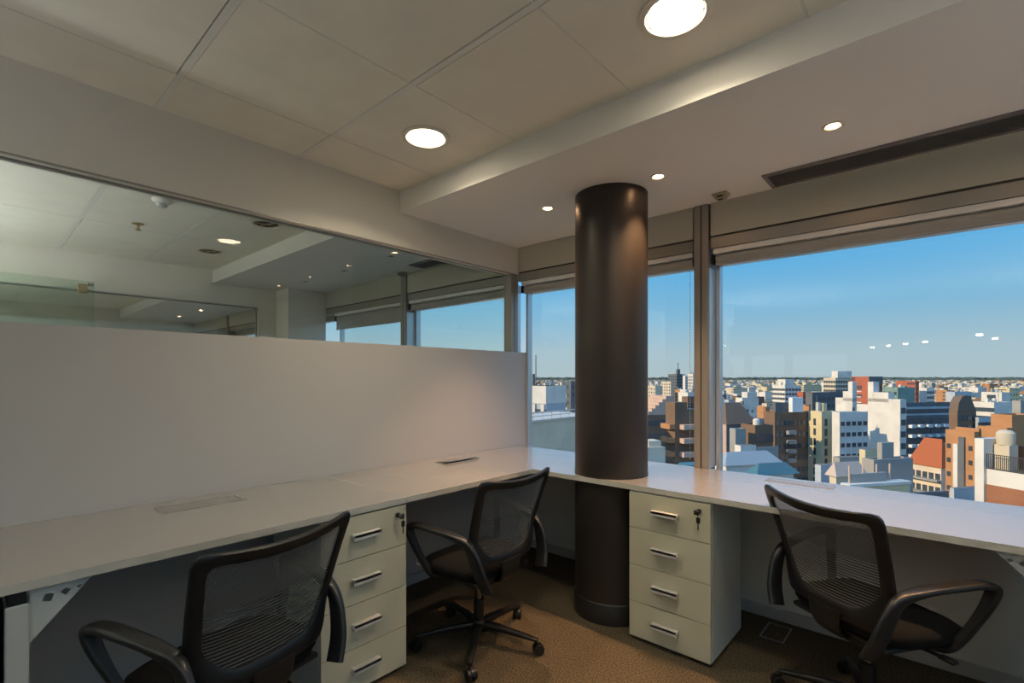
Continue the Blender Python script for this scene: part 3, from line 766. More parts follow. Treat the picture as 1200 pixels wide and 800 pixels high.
        for j in range(9):
            an = math.pi * j / 8 * .85 + .15; hood.append((.029 * math.cos(an), .025 + .029 * math.sin(an)))
        for j in range(8):
            (p, q), (r_, s_) = hood[j], hood[j + 1]
            v = [bm.verts.new(c0 + f * u_ + g * w_ + Vector((0, 0, z_))) for u_, z_, w_ in ((p, q, -.006), (p, q, .006), (r_, s_, .006), (r_, s_, -.006))]
            bm.faces.new(v)
        add_cyl(bm, d * .296 + Vector((0, 0, .050)), d * .296 + Vector((0, 0, .074)), .006, seg=10)
        obj('caster', bm, M['black'], leg, smooth=40)
    bm = bmesh.new(); add_box(bm, -.238, -.2375, .15, .185, .405, .418); obj('care_tag', bm, M['wht'], t, label='white care tag')
    return t
ch2 = make_chair('black mesh office chair in the middle, facing the corner desk beside the cabinet')
ch2.location = (.80, -1.218, 0); ch2.rotation_euler = (0, 0, 1.604)
ch1 = copy_tree(ch2, (.842, -2.341, 0), 1.801, 'black mesh office chair nearest at left, cut by the bottom edge of the photo')
ch3 = copy_tree(ch2, (2.294, -.615, 0), -.60, 'black mesh office chair at right, facing the window desk')

# ------------------------------------------------------------------ the city outside
ZGND = -46.0
def at(u, depth):
    a = (u - U0) / FPX; c, s = math.cos(YAW), math.sin(YAW)
    return CAMX + depth * (c * a - s), CAMY + depth * (s * a + c)
GRID = R(-35)                          # the street grid runs askew to our facade
def reach(u, x, y, ang):
    # how far from the corner (x, y) along direction `ang` until the sight line of column u
    a = (u - U0) / FPX; c, s = math.cos(YAW), math.sin(YAW); rx, ry = c * a - s, s * a + c
    ex, ey = math.cos(ang), math.sin(ang); den = ex * ry - ey * rx
    k = ((CAMX - x) * ry - (CAMY - y) * rx) / den
    return k
def zt(v, d): return CAMZ - (v - V0) * d / FPX
gm = mat('city_ground', (.17, .165, .14), .95, noise=(.02, .35))
struct('ground', bx(-16000, 14000, -16000, 17000, ZGND - 5, ZGND), gm)
CM = {}
def cm(name, col, **k):
    if name not in CM: CM[name] = facade_mat('facade_' + name, col, **k)
    return CM[name]
PAL = dict(white=(.66, .63, .58), cream=(.64, .54, .34), beige=(.58, .50, .38), brick=(.46, .23, .11), brown=(.20, .13, .09), grey=(.33, .32, .30),
           red=(.42, .13, .08), slate=(.14, .15, .16), terracotta=(.30, .13, .07), green=(.20, .30, .27), bluegrey=(.42, .47, .52), dark=(.07, .07, .07), pink=(.56, .40, .32), sand=(.66, .56, .44))
def P(n): return mat('plain_' + n, PAL[n], .85, spec=.15, noise=(.3, .10)) if 'plain_' + n not in bpy.data.materials else bpy.data.materials['plain_' + n]
WIN = mat('city_window_glass', (.05, .07, .09), .15, spec=.8)
SLAB = mat('city_concrete_slab', (.55, .52, .47), .85)
HERO = []
_wm = {}
def wmesh(w_, h_, ax):
    k = (round(w_, 2), round(h_, 2), ax)
    if k not in _wm:
        bm = bmesh.new()
        if ax == 'y': add_box(bm, -w_ / 2, w_ / 2, -.12, .05, -h_ / 2, h_ / 2)
        else: add_box(bm, -.05, .12, -w_ / 2, w_ / 2, -h_ / 2, h_ / 2)
        me = bpy.data.meshes.new('window'); bm.to_mesh(me); bm.free(); me.materials.append(WIN); _wm[k] = me
    return _wm[k]
ROOFM = mat('roof_felt', (.16, .155, .145), .95, noise=(.4, .25))
def roof_top(bm, k=1):
    for f in bm.faces:
        f.normal_update()
        if abs(f.normal.z) > .9: f.material_index = k
def add_clutter(t, W_, D_, Hh, c, seed, roof):
    # lift rooms, tanks and vents standing on a flat roof
    if not roof or min(W_, D_) < 4: return
    r_ = random.Random(int(seed * 7)); n = 3 if W_ * D_ > 120 else 2
    for i in range(n):
        w_ = min(W_, D_) * r_.uniform(.12, .3); a = r_.uniform(.1, .9 - w_ / W_) * W_; b = r_.uniform(.08, .88 - w_ / D_) * D_; h = r_.uniform(1.2, 3.2)
        bm = bmesh.new(); add_box(bm, -a - w_, -a, b, b + w_, Hh, Hh + h); roof_top(bm); obj('roof_room', bm, [P(r_.choice(('white', 'grey', c))), ROOFM], t)
    bm = bmesh.new(); x_ = -W_ * r_.uniform(.2, .8); y_ = D_ * r_.uniform(.2, .8); add_lathe(bm, [(.7, Hh), (.7, Hh + 1.9), (.2, Hh + 2.2)], 12, c=(x_, y_)); obj('water_tank', bm, P(r_.choice(('white', 'bluegrey'))), t)
    bm = bmesh.new(); x_ = -W_ * r_.uniform(.2, .8); y_ = D_ * r_.uniform(.2, .8); add_cyl(bm, (x_, y_, Hh), (x_, y_, Hh + 5), .07, seg=5); obj('antenna', bm, P('slate'), t)
def bld(label, uL, uM, uR, v, d, c, wl=None, wr=None, name='building', rows=0, vb=590, roof=True, fh=3.1, extra=None, wsz=(1.5, 1.5), tank=False, pat=False, grid=GRID):
    x, y = at(uM, d); z1 = zt(v, d)
    W_ = min(60, abs(reach(uL, x, y, grid + math.pi))) if uL < uM else 8
    D_ = min(60, abs(reach(uR, x, y, grid + math.pi / 2))) if uR > uM else 10
    HERO.append((min(uL, uM), max(uR, uM), v, d))
    t = thing(name, label, 'building', (x, y, ZGND), grid)
    Hh = z1 - ZGND
    bm = bmesh.new(); add_box(bm, -W_, 0, 0, D_, 0, Hh)
    roof_top(bm); obj('wall', bm, [cm(c, PAL[c]) if (pat or (not rows and d > 140)) else P(c), ROOFM], t)
    if roof and min(W_, D_) > 1.5:
        bm = bmesh.new(); q = .35
        for a in ((-W_, 0, 0, q), (-W_, 0, D_ - q, D_), (-W_, -W_ + q, q, D_ - q), (-q, 0, q, D_ - q)): add_box(bm, *a, Hh, Hh + .9)
        obj('parapet', bm, P(c), t)
    if tank:
        bm = bmesh.new(); add_box(bm, -W_ * .7, -W_ * .3, D_ * .3, D_ * .6, Hh, Hh + 3.2); obj('stair_head', bm, P(c), t)
    add_clutter(t, W_, D_, Hh, c, uL + uM, roof)
    cnt = 0
    nrow = min(rows, int((Hh) / fh))
    for r in range(nrow):
        z = Hh - 2.0 - r * fh
        if wl:
            for k in range(wl):
                if cnt > 95: break
                o = bpy.data.objects.new('window', wmesh(wsz[0], wsz[1], 'y')); COL.objects.link(o); o.parent = t; o.location = (-W_ * (k + .5) / wl, 0, z); cnt += 1
        if wr:
            for k in range(wr):
                if cnt > 95: break
                o = bpy.data.objects.new('window', wmesh(wsz[0], wsz[1], 'x')); COL.objects.link(o); o.parent = t; o.location = (0, D_ * (k + .5) / wr, z); cnt += 1
    return t, W_, D_, Hh
def slabs(t, W_, D_, Hh, n, fh=3.0, face='y', depth=1.3, m=None, a=0, b=1, start=1.0):
    for k in range(n):
        z = Hh - start - k * fh
        bm = bmesh.new()
        if face == 'y': add_box(bm, -W_ * (1 - a), -W_ * (1 - b), -depth, -.01, z - 1.0, z)
        else: add_box(bm, .01, depth, D_ * a, D_ * b, z - 1.0, z)
        obj('balcony', bm, m or SLAB, t)
def hip_roof(t, W_, D_, Hh, h, m, axis='x', hip=.25):
    bm = bmesh.new(); e = .4
    vs = [bm.verts.new(p) for p in ((-W_ - e, -e, Hh), (e, -e, Hh), (e, D_ + e, Hh), (-W_ - e, D_ + e, Hh))]
    if axis == 'x': ra, rb = (-W_ * (1 - hip), D_ / 2, Hh + h), (-W_ * hip, D_ / 2, Hh + h)
    else: ra, rb = (-W_ / 2, D_ * hip, Hh + h), (-W_ / 2, D_ * (1 - hip), Hh + h)
    a, b = bm.verts.new(ra), bm.verts.new(rb)
    if axis == 'x': F = ((0, 1, 5, 4), (2, 3, 4, 5), (3, 0, 4), (1, 2, 5))
    else: F = ((0, 1, 4), (1, 2, 5, 4), (2, 3, 5), (3, 0, 4, 5))
    al = vs + [a, b]
    for f in F: bm.faces.new([al[i] for i in f])
    bm.faces.new(vs[::-1]); return obj('roof', bm, m, t)
roof_red = mat('red_roof_tiles', (.40, .11, .04), .8, bump=(2, .5, .1)); roof_teal = mat('teal_sheet_roof', (.05, .16, .20), .6); roof_blue = mat('pale_sheet_roof', (.30, .36, .40), .6)
roof_brown = mat('brown_shingle_roof', (.16, .11, .08), .8); roof_pink = mat('pale_pink_roof', (.52, .42, .36), .8)
whitebal = mat('white_balcony', (.72, .74, .76), .7); greenglass = mat('greenish_glass_wall', (.30, .48, .46), .25)

# --- seen in the left window, beside the partition
t, W_, D_, Hh = bld('pale building with a teal strip window, seen left of the round column', 560, 612, 700, 496, 62, 'beige', grid=0, roof=False)
bm = bmesh.new(); add_box(bm, -.02, .15, 12.0, 19.5, Hh - 4.6, Hh - 2.9); obj('window', bm, mat('teal_window', (.03, .16, .17), .15), t, label='wide teal strip window')
bm = bmesh.new(); add_box(bm, -W_, .2, 0, D_, Hh, Hh + .25); obj('roof_edge', bm, SLAB, t)
for k in range(9):
    bm = bmesh.new(); add_box(bm, .05, .15, D_ * k / 9, D_ * k / 9 + .1, Hh + .25, Hh + 1.2); obj('railing_post', bm, SLAB, t)
bm = bmesh.new(); add_box(bm, .04, .16, 0, D_, Hh + 1.15, Hh + 1.3); add_box(bm, .06, .14, 0, D_, Hh + .7, Hh + .78); obj('railing', bm, SLAB, t)
t, W_, D_, Hh = bld('blue grey glazed block with pale top panels left of the round column', 590, 640, 663, 452, 95, 'bluegrey', grid=0, roof=False)
bm = bmesh.new(); add_box(bm, -W_, .1, -.15, D_, Hh - 3.5, Hh); obj('top_panel', bm, P('white'), t, label='pale top panels')
for k in range(5): bm = bmesh.new(); add_box(bm, -W_ * .9 + k * W_ / 5, -W_ * .9 + k * W_ / 5 + .8, -.3, -.02, Hh - 14, Hh - 3.6); obj('pilaster', bm, P('white'), t)
for k in range(4): bm = bmesh.new(); add_box(bm, -W_, .1, -.12, -.02, Hh - 5.5 - k * 3, Hh - 4.6 - k * 3); obj('window_band', bm, WIN, t)
bld('dark slab tower with white flank immediately left of the round column', 664, 669, 676, 449, 190, 'slate', grid=0)
t, W_, D_, Hh = bld('small dark rooftop block under the thin mast left of the column', 610, 625, 627, 438, 130, 'slate', grid=0, roof=False)
t = thing('mast', 'thin radio mast rising left of the round column', 'mast', (*at(628, 128), ZGND)); bm = bmesh.new(); add_cyl(bm, (0, 0, 0), (0, 0, zt(416, 128) - ZGND), .28, .12, seg=6); obj('pole', bm, P('slate'), t)
# --- middle window between column and mullion
t, W_, D_, Hh = bld('dark twin tower with roof mast on the skyline between column and mullion', 783, 793, 800, 439, 520, 'slate', rows=10, wl=4, wr=3, wsz=(2.5, 1.6))
bm = bmesh.new(); add_box(bm, -6, -3, 3, 6, Hh, Hh + 6); add_cyl(bm, (-4.5, 4.5, Hh + 5), (-4.5, 4.5, Hh + 13), .4, seg=6); obj('roof_mast', bm, P('slate'), t)
bld('lower pale tower left of the dark twin tower', 775, 786, 788, 448, 500, 'beige', rows=9, wl=4, wsz=(1.8, 1.5))
bld('orange lit brick tower in front of the dark twin tower', 791, 797, 802, 458, 420, 'brick', rows=6, wl=2)
bld('white blue office tower left of the mullion', 795, 803, 809, 441, 600, 'white', rows=8, wr=3)
bld('white tower touching the mullion', 806, 812, 818, 439, 480, 'white', rows=8, wl=3)
bld('pale blue block below the skyline left of the mullion', 797, 805, 822, 458, 330, 'white')
bld('beige block on the right of the column, low on the skyline', 757, 768, 776, 453, 420, 'beige', rows=5, wl=4)
# stepped brown building: five steps
for k, (uu, vv) in enumerate(((764, 484), (769, 481), (774, 478), (779, 475), (783, 472))):
    pass
t, W_, D_, Hh = bld('stepped brown apartment building right of the round column', 740, 758, 789, 486, 118, 'brown', roof=False, rows=8, wr=6, wsz=(1.2, 1.3))
for k in range(6):
    bm = bmesh.new(); a = D_ * (k + .4) / 7.5; add_box(bm, -W_, .02, a, D_ - k * .01, Hh + k * .75, Hh + (k + 1) * .75 + .01); obj('step', bm, P('pink'), t)
t, W_, D_, Hh = bld('brown tower with wide balconies left of the mullion', 780, 791, 826, 480, 100, 'brown', roof=False)
slabs(t, W_, D_, Hh, 4, 2.8, 'x', 1.6, P('pink'), .15, .95, start=3.0); slabs(t, W_, D_, Hh, 4, 2.8, 'y', 1.2, P('brick'), 0, 1, start=3.0)
bm = bmesh.new(); add_box(bm, -W_, 0, 0, D_ * .4, Hh, Hh + 1.5); obj('parapet', bm, P('brown'), t)
bld('white block above the balconied brown tower', 795, 806, 820, 462, 230, 'white')
bld('dark brown tower behind the balconied tower left of the mullion', 799, 806, 824, 468, 160, 'brown', rows=5, wr=3)
t, W_, D_, Hh = bld('low white flat roof with stone chimney left of the mullion', 745, 768, 832, 569, 46, 'white', roof=False)
bm = bmesh.new(); add_box(bm, -5.5, -3.3, 1, 3, Hh, Hh + 3.1); add_box(bm, -5.2, -3.6, 1.3, 2.7, Hh + 3.1, Hh + 3.7); obj('chimney', bm, P('sand'), t)
bm = bmesh.new(); q = .3; add_box(bm, -W_, .0, 0, q, Hh, Hh + .6); add_box(bm, -q, 0, q, D_, Hh, Hh + .6); obj('parapet', bm, P('white'), t)
bm = bmesh.new(); add_box(bm, -2.5, -.8, 4, 7, Hh, Hh + 1.6); obj('skylight', bm, roof_teal, t)
# --- right window, left to right
t, W_, D_, Hh = bld('dark gabled house with brown shingle roof right of the mullion', 834, 852, 884, 497, 120, 'slate', roof=False, rows=4, wl=2, wsz=(1.2, 2.2))
hip_roof(t, W_, D_, Hh, 5.2, roof_brown, 'y', .22)
bm = bmesh.new(); add_box(bm, -W_, 0, -.25, -.01, 0, Hh); obj('gable_front', bm, P('pink'), t)
bm = bmesh.new(); add_box(bm, -W_ * .95, -W_ * .65, D_ * .15, D_ * .28, Hh, Hh + 6.5); obj('chimney', bm, P('white'), t)
t, W_, D_, Hh = bld('blank pale blue party wall house with peaked top behind the shingle roof', 862, 870, 889, 466, 190, 'white', roof=False)
bm = bmesh.new(); add_box(bm, -W_ * .8, 0, D_ * .3, D_ * .9, Hh, Hh + 2.2); obj('upper_block', bm, P('white'), t)
t, W_, D_, Hh = bld('orange brick chimney-like block right of the pale party wall', 887, 897, 902, 480, 150, 'brick')
bld('second orange brick block right of the chimney-like one', 900, 909, 916, 484, 165, 'brick')
t, W_, D_, Hh = bld('tall dark brown tower with a central column of balconies', 896, 908, 949, 487, 130, 'brown', roof=True, rows=9, wr=8, wsz=(.9, 1.2))
slabs(t, W_, D_, Hh, 9, 2.5, 'x', 1.2, P('grey'), .30, .52, start=4)
bm = bmesh.new(); add_box(bm, -W_ * .6, -1, D_ * .1, D_ * .8, Hh, Hh + 3.4); obj('roof_room', bm, P('slate'), t)
bm = bmesh.new(); add_box(bm, -W_ * .2, .6, D_ * .45, D_ * .75, Hh + .9, Hh + 4.8); obj('water_tank', bm, whitebal, t, label='white water tank')
bld('low dark brown block under the shingle-roofed house', 868, 885, 906, 503, 105, 'brown', rows=2, wr=3)
t, W_, D_, Hh = bld('low grey annex in front of the dark tower', 855, 862, 874, 508, 92, 'grey')
t, W_, D_, Hh = bld('small white house with one dark window behind the desk edge', 861, 868, 886, 522, 74, 'white', rows=1, wr=1, wsz=(.9, 1.6))
bld('low grey flat-roofed wing right of the small white house', 884, 886, 912, 524, 76, 'grey')
t, W_, D_, Hh = bld('low house with long pale blue sheet roof right of the mullion', 838, 851, 913, 545, 54, 'white', roof=False)
hip_roof(t, W_, D_, Hh, 1.3, roof_blue, 'y', .12)
t, W_, D_, Hh = bld('low shed with teal sheet roof just above the desk edge', 880, 888, 930, 556, 47, 'white', roof=False)
hip_roof(t, W_, D_, Hh, 1.0, roof_teal, 'y', .12)
t, W_, D_, Hh = bld('white apartment block with balconied blue side below the skyline centre', 905, 920, 939, 453, 330, 'white', rows=6, wl=5, wr=5, wsz=(2, 1.5))
bm = bmesh.new(); add_box(bm, -10, -3, 3, 10, Hh, Hh + 5); obj('roof_room', bm, P('white'), t)
bld('terracotta stepped block left of the dark green building', 934, 941, 944, 461, 250, 'red')
bld('dark green building below the beige office tower', 944, 952, 996, 462, 215, 'slate', rows=3, wr=8)
bld('small terracotta roof box on the dark green building', 941, 948, 950, 474, 180, 'brick')
t, W_, D_, Hh = bld('beige office tower with square windows on the skyline', 965, 979, 996, 444, 340, 'beige', rows=8, wl=5, wr=6, wsz=(1.6, 1.6))
bm = bmesh.new(); add_box(bm, -W_ * .5, 0, 2, 14, Hh, Hh + 5.5); obj('roof_room', bm, P('white'), t)
# cream tower with blue white flank
t, W_, D_, Hh = bld('cream tower with thin window strips left of the white stepped tower', 947, 963, 982, 486, 128, 'cream', rows=12, wl=1, wr=2, wsz=(.7, 1.8), fh=2.6)
t, W_, D_, Hh = bld('white tower with shaded blue balconied side beside the cream tower', 975, 984, 1017, 487, 122, 'white', rows=9, wr=5, wsz=(1.1, 1.0), fh=2.7)
t, W_, D_, Hh = bld('white stepped tower rising to the left of the red tower', 979, 999, 1004, 470, 150, 'white')
bm = bmesh.new(); add_box(bm, -W_ * .55, 0, 0, D_, Hh, Hh + 3.0); add_box(bm, -W_ * .25, 0, 0, D_, Hh + 3, Hh + 6.0); obj('upper_step', bm, P('white'), t)
t, W_, D_, Hh = bld('tall red tower with dark flank in the centre of the right window', 997, 1018, 1034, 441, 175, 'red', roof=False)
bm = bmesh.new(); add_box(bm, .01, .2, 0, D_, Hh - 3.0, Hh); obj('shade_panel', bm, P('slate'), t, label='upper flank coloured dark as shade')  # slate sheet puts the shade of this flank into its colour
for k in range(3): bm = bmesh.new(); add_box(bm, -W_ * .7, -W_ * .4, -.12, -.01, Hh - 5.6 - 2 * k, Hh - 5.3 - 2 * k); obj('window', bm, whitebal, t)
bm = bmesh.new(); add_box(bm, -W_, 0, -.2, -.02, Hh - 40, Hh - 10); obj('lower_wall', bm, P('white'), t, label='white lower wall')
t, W_, D_, Hh = bld('large blank white wall tower right of the red tower', 1017, 1055, 1062, 472, 128, 'white', rows=9, wr=1)
bm = bmesh.new(); add_box(bm, -W_, -W_ * .82, 0, D_, Hh, Hh + 5.5); add_box(bm, -W_ * .84, -W_ * .35, 0, D_, Hh, Hh + 2.6); obj('upper_step', bm, P('white'), t)
bld('pale green glass block behind the white wall', 1034, 1052, 1072, 456, 235, 'green', rows=4, wl=3)
bld('dark red brick tower behind the green glass block', 1050, 1073, 1077, 448, 290, 'red')
bld('white tower with blue flank right of the dark red tower', 1074, 1086, 1095, 456, 300, 'white', rows=6, wr=3)
bld('terracotta block right of the white tower on the low skyline', 1097, 1110, 1113, 458, 420, 'brick')
# blue grey apartments with dark balconies
t, W_, D_, Hh = bld('wide dark apartment building with rows of white balconies', 1055, 1062, 1118, 475, 165, 'slate', rows=6, wr=14, wsz=(1.8, 1.5), fh=3.3)
bm = bmesh.new(); add_box(bm, -W_, .05, 0, D_, Hh - 3.4, Hh - .5); obj('upper_band', bm, P('bluegrey'), t, label='blue grey upper floor')
for r in range(5):
    for k in range(6):
        bm = bmesh.new(); a = D_ * (k + .25) / 6; add_box(bm, .02, 1.3, a, a + D_ / 11, Hh - 7.5 - 3.3 * r, Hh - 6.5 - 3.3 * r); obj('balcony', bm, whitebal, t)
t, W_, D_, Hh = bld('dark house with curved mansard roof right of the balcony building', 1112, 1122, 1144, 482, 150, 'brown', roof=False, rows=3, wr=4)
bm = bmesh.new(); add_prism(bm, [(0, Hh), (D_ * .05, Hh + 2.6), (D_ * .25, Hh + 4.6), (D_ * .5, Hh + 5.0), (D_ * .75, Hh + 3.4), (D_, Hh)], -W_, .1, 'x'); obj('roof', bm, roof_brown, t)
bld('dark blue block behind the mansard roof', 1108, 1119, 1139, 461, 250, 'bluegrey', rows=1, wr=4)
t, W_, D_, Hh = bld('bright white stepped building with tall window strip', 1150, 1174, 1184, 462, 210, 'white', rows=1, wl=1, wsz=(3.2, 3.5))
bld('lower white and blue wing of the bright stepped building', 1140, 1165, 1186, 474, 180, 'white', rows=4, wl=5)
bld('cream block behind the bright stepped building', 1165, 1183, 1195, 456, 280, 'cream')
bld('grey green tower at the right edge of the view', 1186, 1196, 1230, 472, 190, 'grey')
bld('blue grey low building behind the orange brick tower', 1143, 1147, 1168, 489, 150, 'bluegrey', rows=4, wr=5, wsz=(2, 1))
# orange brick group
t, W_, D_, Hh = bld('orange brick tower with white stair strip behind the right desk', 1108, 1142, 1150, 512, 84, 'brick', rows=5, wl=4, wsz=(.55, .8), fh=2.5)
bm = bmesh.new(); add_box(bm, -W_ * .66, -W_ * .50, -.5, -.01, 0, Hh - 1.5); obj('stair_strip', bm, P('white'), t, label='white stair strip')
bm = bmesh.new(); add_box(bm, -W_ * .50, -W_ * .30, -.35, -.01, 0, Hh - .2); obj('glazed_strip', bm, P('slate'), t)
bm = bmesh.new(); add_box(bm, -W_ * .8, 0, 1, D_, Hh, Hh + 1.4); obj('roof_room', bm, P('brick'), t)
bld('large blank brick block right of the white stair strip tower', 1161, 1186, 1215, 491, 105, 'brick')
bld('lower brick link between the orange tower and the blank block', 1145, 1180, 1190, 507, 92, 'brick', rows=1, wl=3)
t, W_, D_, Hh = bld('cream facaded house with red tiled roof left of the orange tower', 1066, 1103, 1122, 548, 100, 'sand', roof=False, rows=2, wl=5, wsz=(.9, 1.4), fh=2.8)
hip_roof(t, W_, D_, Hh, 5.6, roof_red, 'x', .22)
bm = bmesh.new(); add_box(bm, -W_ * .5, -W_ * .42, 3, 4, Hh + 2, Hh + 5.4); obj('chimney', bm, P('brick'), t)
for k in range(2): bm = bmesh.new(); add_box(bm, -W_, 0, -1.2, -.01, Hh - 2.9 - 2.8 * k, Hh - 2.6 - 2.8 * k); obj('balcony', bm, P('grey'), t)
# near right building with terrace
t, W_, D_, Hh = bld('old terrace building with dark railing at the right edge, nearest outside', 1156, 1215, 1225, 558, 50, 'white', roof=False)
bm = bmesh.new(); add_box(bm, -W_ * 1.2, -W_, -.4, 3, 0, Hh + 3.3); obj('side_wall', bm, P('white'), t, label='tall white side wall')
bm = bmesh.new(); add_box(bm, -W_, 0, 3, 3.3, Hh, Hh + 2.6); obj('upper_wall', bm, P('terracotta'), t, label='terracotta upper wall')
for k in range(24):
    bm = bmesh.new(); a = -W_ + W_ * k / 24; add_box(bm, a, a + .04, -.02, .03, Hh, Hh + 1.6); obj('railing_bar', bm, P('dark'), t)
bm = bmesh.new(); add_box(bm, -W_, 0, -.03, .04, Hh + 1.6, Hh + 1.68); add_box(bm, -W_, 0, -.03, .04, Hh + .02, Hh + .1); obj('railing', bm, P('dark'), t)
bm = bmesh.new(); add_lathe(bm, [(.75, Hh + 2.7), (.8, Hh + 3.2), (.8, Hh + 4.0), (.5, Hh + 4.3), (.01, Hh + 4.35)], 20, c=(-W_ * .82, 1.6)); add_box(bm, -W_ * .82 - .7, -W_ * .82 + .7, 1, 2.3, Hh, Hh + 2.7); obj('water_tank', bm, P('beige'), t, smooth=40)
bm = bmesh.new(); add_box(bm, -W_, 0, -.1, -.01, Hh - 4, Hh - 1.7); obj('lower_wall', bm, P('terracotta'), t)
# foreground roofs
t, W_, D_, Hh = bld('low house with pale pink gabled roof above the desk flap', 972, 980, 1012, 558, 62, 'sand', roof=False, rows=1, wl=2, wsz=(.8, .9))
hip_roof(t, W_, D_, Hh, 1.7, roof_pink, 'y', .05)
t, W_, D_, Hh = bld('small cream penthouse with dark window on the foreground roofs', 1007, 1014, 1031, 527, 78, 'cream', rows=1, wr=2, wsz=(1.6, 1.3))
bld('pale low wall building at the foot of the white tower', 976, 984, 1010, 536, 92, 'grey')
bld('white blue low block at the foot of the cream tower', 955, 962, 985, 545, 80, 'bluegrey')
t, W_, D_, Hh = bld('long flat foreground roof with cream edge and pipes', 985, 994, 1066, 571, 50, 'cream', roof=False)
bm = bmesh.new(); add_box(bm, -W_, .2, 0, D_, Hh, Hh + .3); obj('roof_edge', bm, P('white'), t)
bm = bmesh.new(); add_box(bm, -W_, -.5, 1, D_ * .7, Hh + .3, Hh + 1.2); obj('roof_shed', bm, P('grey'), t)
for k in range(4): bm = bmesh.new(); add_cyl(bm, (-.6, D_ * (.1 + .22 * k), Hh + .3), (-.6, D_ * (.1 + .22 * k), Hh + 2.1), .08, seg=8); obj('pipe', bm, P('pink'), t)
bld('grey flat roof block behind the foreground roofs', 1010, 1024, 1070, 546, 70, 'grey', tank=True)
bld('dark low roof at the right of the foreground roofs', 1066, 1070, 1112, 578, 52, 'slate')
bld('slate blue low block under the orange brick tower', 1113, 1118, 1150, 572, 58, 'bluegrey')

# --- the rest of the city: the 230 nearest as buildings of their own, then the far mass
rnd = random.Random(11)
kinds = [('white', .38), ('cream', .19), ('beige', .15), ('brick', .11), ('grey', .06), ('slate', .03), ('brown', .05), ('bluegrey', .03)]
labs = dict(white='pale white block among the crowded city roofs toward the horizon', cream='cream block among the crowded city roofs toward the horizon', beige='beige block among the crowded city roofs toward the horizon',
            brick='orange brick block among the crowded city roofs toward the horizon', grey='grey block among the crowded city roofs toward the horizon', slate='dark slate block among the crowded city roofs toward the horizon',
            brown='brown block among the crowded city roofs toward the horizon', bluegrey='blue grey block among the crowded city roofs toward the horizon')
def pick():
    r = rnd.random() * 1.0; a = 0
    for k, w_ in kinds:
        a += w_
        if r < a: return k
    return 'white'
unit = {}
names = dict(white='white', cream='cream', beige='beige', brick='orange brick', grey='grey', slate='dark slate', brown='brown', bluegrey='blue grey')
for k, _ in kinds:
    bm = bmesh.new(); add_box(bm, -.5, .5, -.5, .5, 0, .9); add_box(bm, -.5, .5, -.5, -.46, .9, .93); add_box(bm, .46, .5, -.46, .5, .9, .93); add_box(bm, -.5, -.46, -.46, .5, .9, .93)
    add_box(bm, -.2, .15, -.15, .2, .9, 1.0)
    roof_top(bm); me = bpy.data.meshes.new('building'); bm.to_mesh(me); bm.free(); me.materials.append(cm(k, PAL[k])); me.materials.append(ROOFM); unit[k] = me
cnt = 0; tries = 0; placed = []
while cnt < 230 and tries < 9000:
    tries += 1
    d = 150 + 700 * rnd.random() ** 1.1; u = rnd.choice((rnd.uniform(622, 674), rnd.uniform(760, 812), rnd.uniform(840, 1205), rnd.uniform(840, 1205), rnd.uniform(840, 1205), rnd.uniform(840, 1205)))
    x, y = at(u, d); 
    wx, wy = rnd.uniform(10, 26), rnd.uniform(10, 26); h = rnd.choice((7, 9, 11, 14, 18, 24)) + rnd.random() * 3
    if d > 300 and rnd.random() < .25: h += rnd.uniform(6, 18)
    if d < 300: h = min(h, 14)
    vtop = V0 + (CAMZ - ZGND - h) * FPX / d
    hw = (wx + wy) * .5 * FPX / d
    if any(hu0 - hw < u < hu1 + hw and hd > d - 15 and vtop < max(hv + 40, 520) for hu0, hu1, hv, hd in HERO if abs(hd - d) < 400 or hd > d): 
        if d < 330: continue
    if any(abs(x - a) < (wx + c) * .52 and abs(y - b) < (wy + e) * .52 for a, b, c, e in placed): continue
    bad = False
    for hu0, hu1, hv, hd in HERO:
        if abs(hd - d) < 32 and hu0 - hw - 6 < u < hu1 + hw + 6: bad = True; break
    if bad: continue
    placed.append((x, y, wx, wy)); k = pick()
    o = bpy.data.objects.new('building', unit[k]); COL.objects.link(o); o.location = (x, y, ZGND); o.scale = (wx, wy, h); o.rotation_euler.z = GRID
    zone = next(z_ for lim, z_ in ((676, 'left of the round column'), (815, 'between the column and the mullion'), (870, 'above the brown shingle roof'), (905, 'beside the pale party wall house'), (945, 'above the dark balcony tower'), (975, 'above the cream tower'), (1000, 'near the beige office tower'), (1036, 'behind the red tower'), (1062, 'around the green glass block'), (1095, 'above the wide balcony building'), (1118, 'over the end of the wide balcony building'), (1148, 'above the curved mansard roof'), (1178, 'around the bright stepped building'), (9999, 'at the right edge of the window')) if u < lim)
    lab = '%s %s %s city block %s, %s' % ('low' if h < 11 else 'tall' if h > 20 else 'mid-height', 'broad' if wx > 17 else 'narrow', names[k], zone, 'nearer' if d < 330 else 'farthest' if d > 640 else 'farther off')
    tag(o, lab, 'building', lab + ' (city blocks)'); cnt += 1
far = {k: bmesh.new() for k, _ in kinds}
MOVES = []; bmf = bmesh.new(); kn = [k for k, _ in kinds]
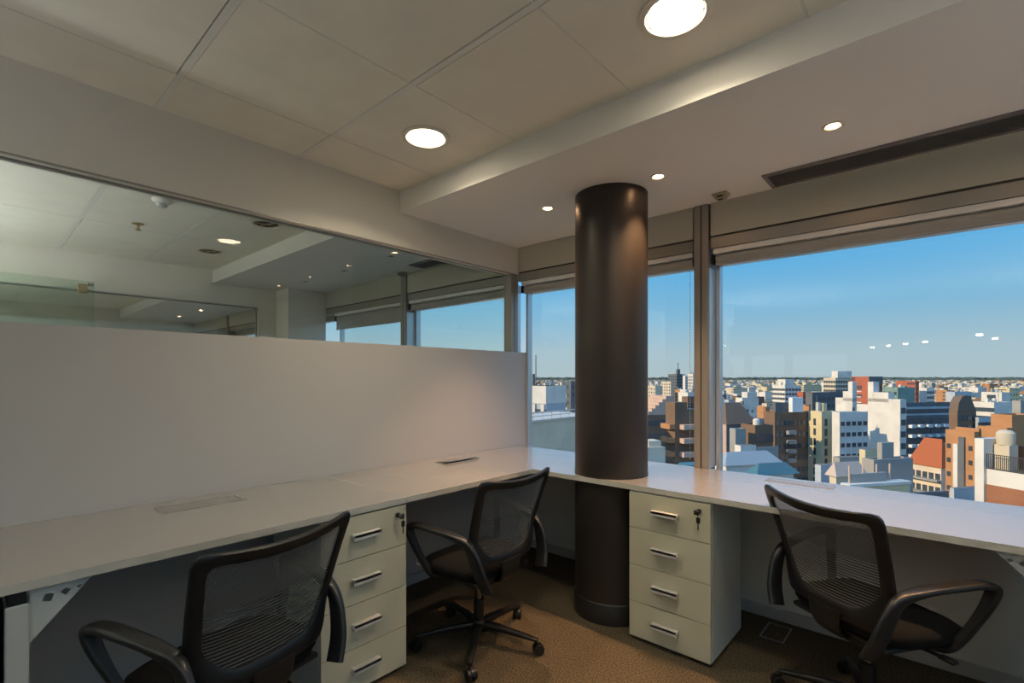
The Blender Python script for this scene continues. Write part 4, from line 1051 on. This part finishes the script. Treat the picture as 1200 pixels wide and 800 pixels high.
for i in range(11500):
    d = 560 + 5200 * rnd.random() ** 1.35; u = rnd.uniform(590, 1225) if i % 9 else rnd.uniform(380, 600)
    x, y = at(u, d)
    if y < 60: continue
    wx, wy = rnd.uniform(7, 19) * (1 + d / 4500), rnd.uniform(7, 19) * (1 + d / 4500); h = rnd.choice((5, 7, 9, 12, 15)) + rnd.random() * 3
    if rnd.random() < .07: h += rnd.uniform(8, 24) * max(.3, 1 - d / 5000)
    nv = len(bmf.verts); add_box(bmf, -wx / 2, wx / 2, -wy / 2, wy / 2, ZGND, ZGND + h, mi=kn.index(pick()))
    MOVES.append((nv, x, y))
roof_top(bmf, len(kn)); bmf.verts.ensure_lookup_table(); cg, sg = math.cos(GRID), math.sin(GRID)
for nv, x, y in MOVES:
    for i in range(nv, nv + 8):
        v_ = bmf.verts[i].co; v_.x, v_.y = x + v_.x * cg - v_.y * sg, y + v_.x * sg + v_.y * cg
o = obj('distant_city', bmf, [cm(k, PAL[k]) for k in kn] + [ROOFM]); o['kind'] = 'stuff'; tag(o, 'endless small pale buildings of the city stretching to the horizon', 'buildings')
# tree belt: among the far roofs and along the horizon
leaf = mat('haze_paled_foliage', (.085, .105, .075), .95, noise=(.02, .4))  # foliage colour paled to stand in for distance haze
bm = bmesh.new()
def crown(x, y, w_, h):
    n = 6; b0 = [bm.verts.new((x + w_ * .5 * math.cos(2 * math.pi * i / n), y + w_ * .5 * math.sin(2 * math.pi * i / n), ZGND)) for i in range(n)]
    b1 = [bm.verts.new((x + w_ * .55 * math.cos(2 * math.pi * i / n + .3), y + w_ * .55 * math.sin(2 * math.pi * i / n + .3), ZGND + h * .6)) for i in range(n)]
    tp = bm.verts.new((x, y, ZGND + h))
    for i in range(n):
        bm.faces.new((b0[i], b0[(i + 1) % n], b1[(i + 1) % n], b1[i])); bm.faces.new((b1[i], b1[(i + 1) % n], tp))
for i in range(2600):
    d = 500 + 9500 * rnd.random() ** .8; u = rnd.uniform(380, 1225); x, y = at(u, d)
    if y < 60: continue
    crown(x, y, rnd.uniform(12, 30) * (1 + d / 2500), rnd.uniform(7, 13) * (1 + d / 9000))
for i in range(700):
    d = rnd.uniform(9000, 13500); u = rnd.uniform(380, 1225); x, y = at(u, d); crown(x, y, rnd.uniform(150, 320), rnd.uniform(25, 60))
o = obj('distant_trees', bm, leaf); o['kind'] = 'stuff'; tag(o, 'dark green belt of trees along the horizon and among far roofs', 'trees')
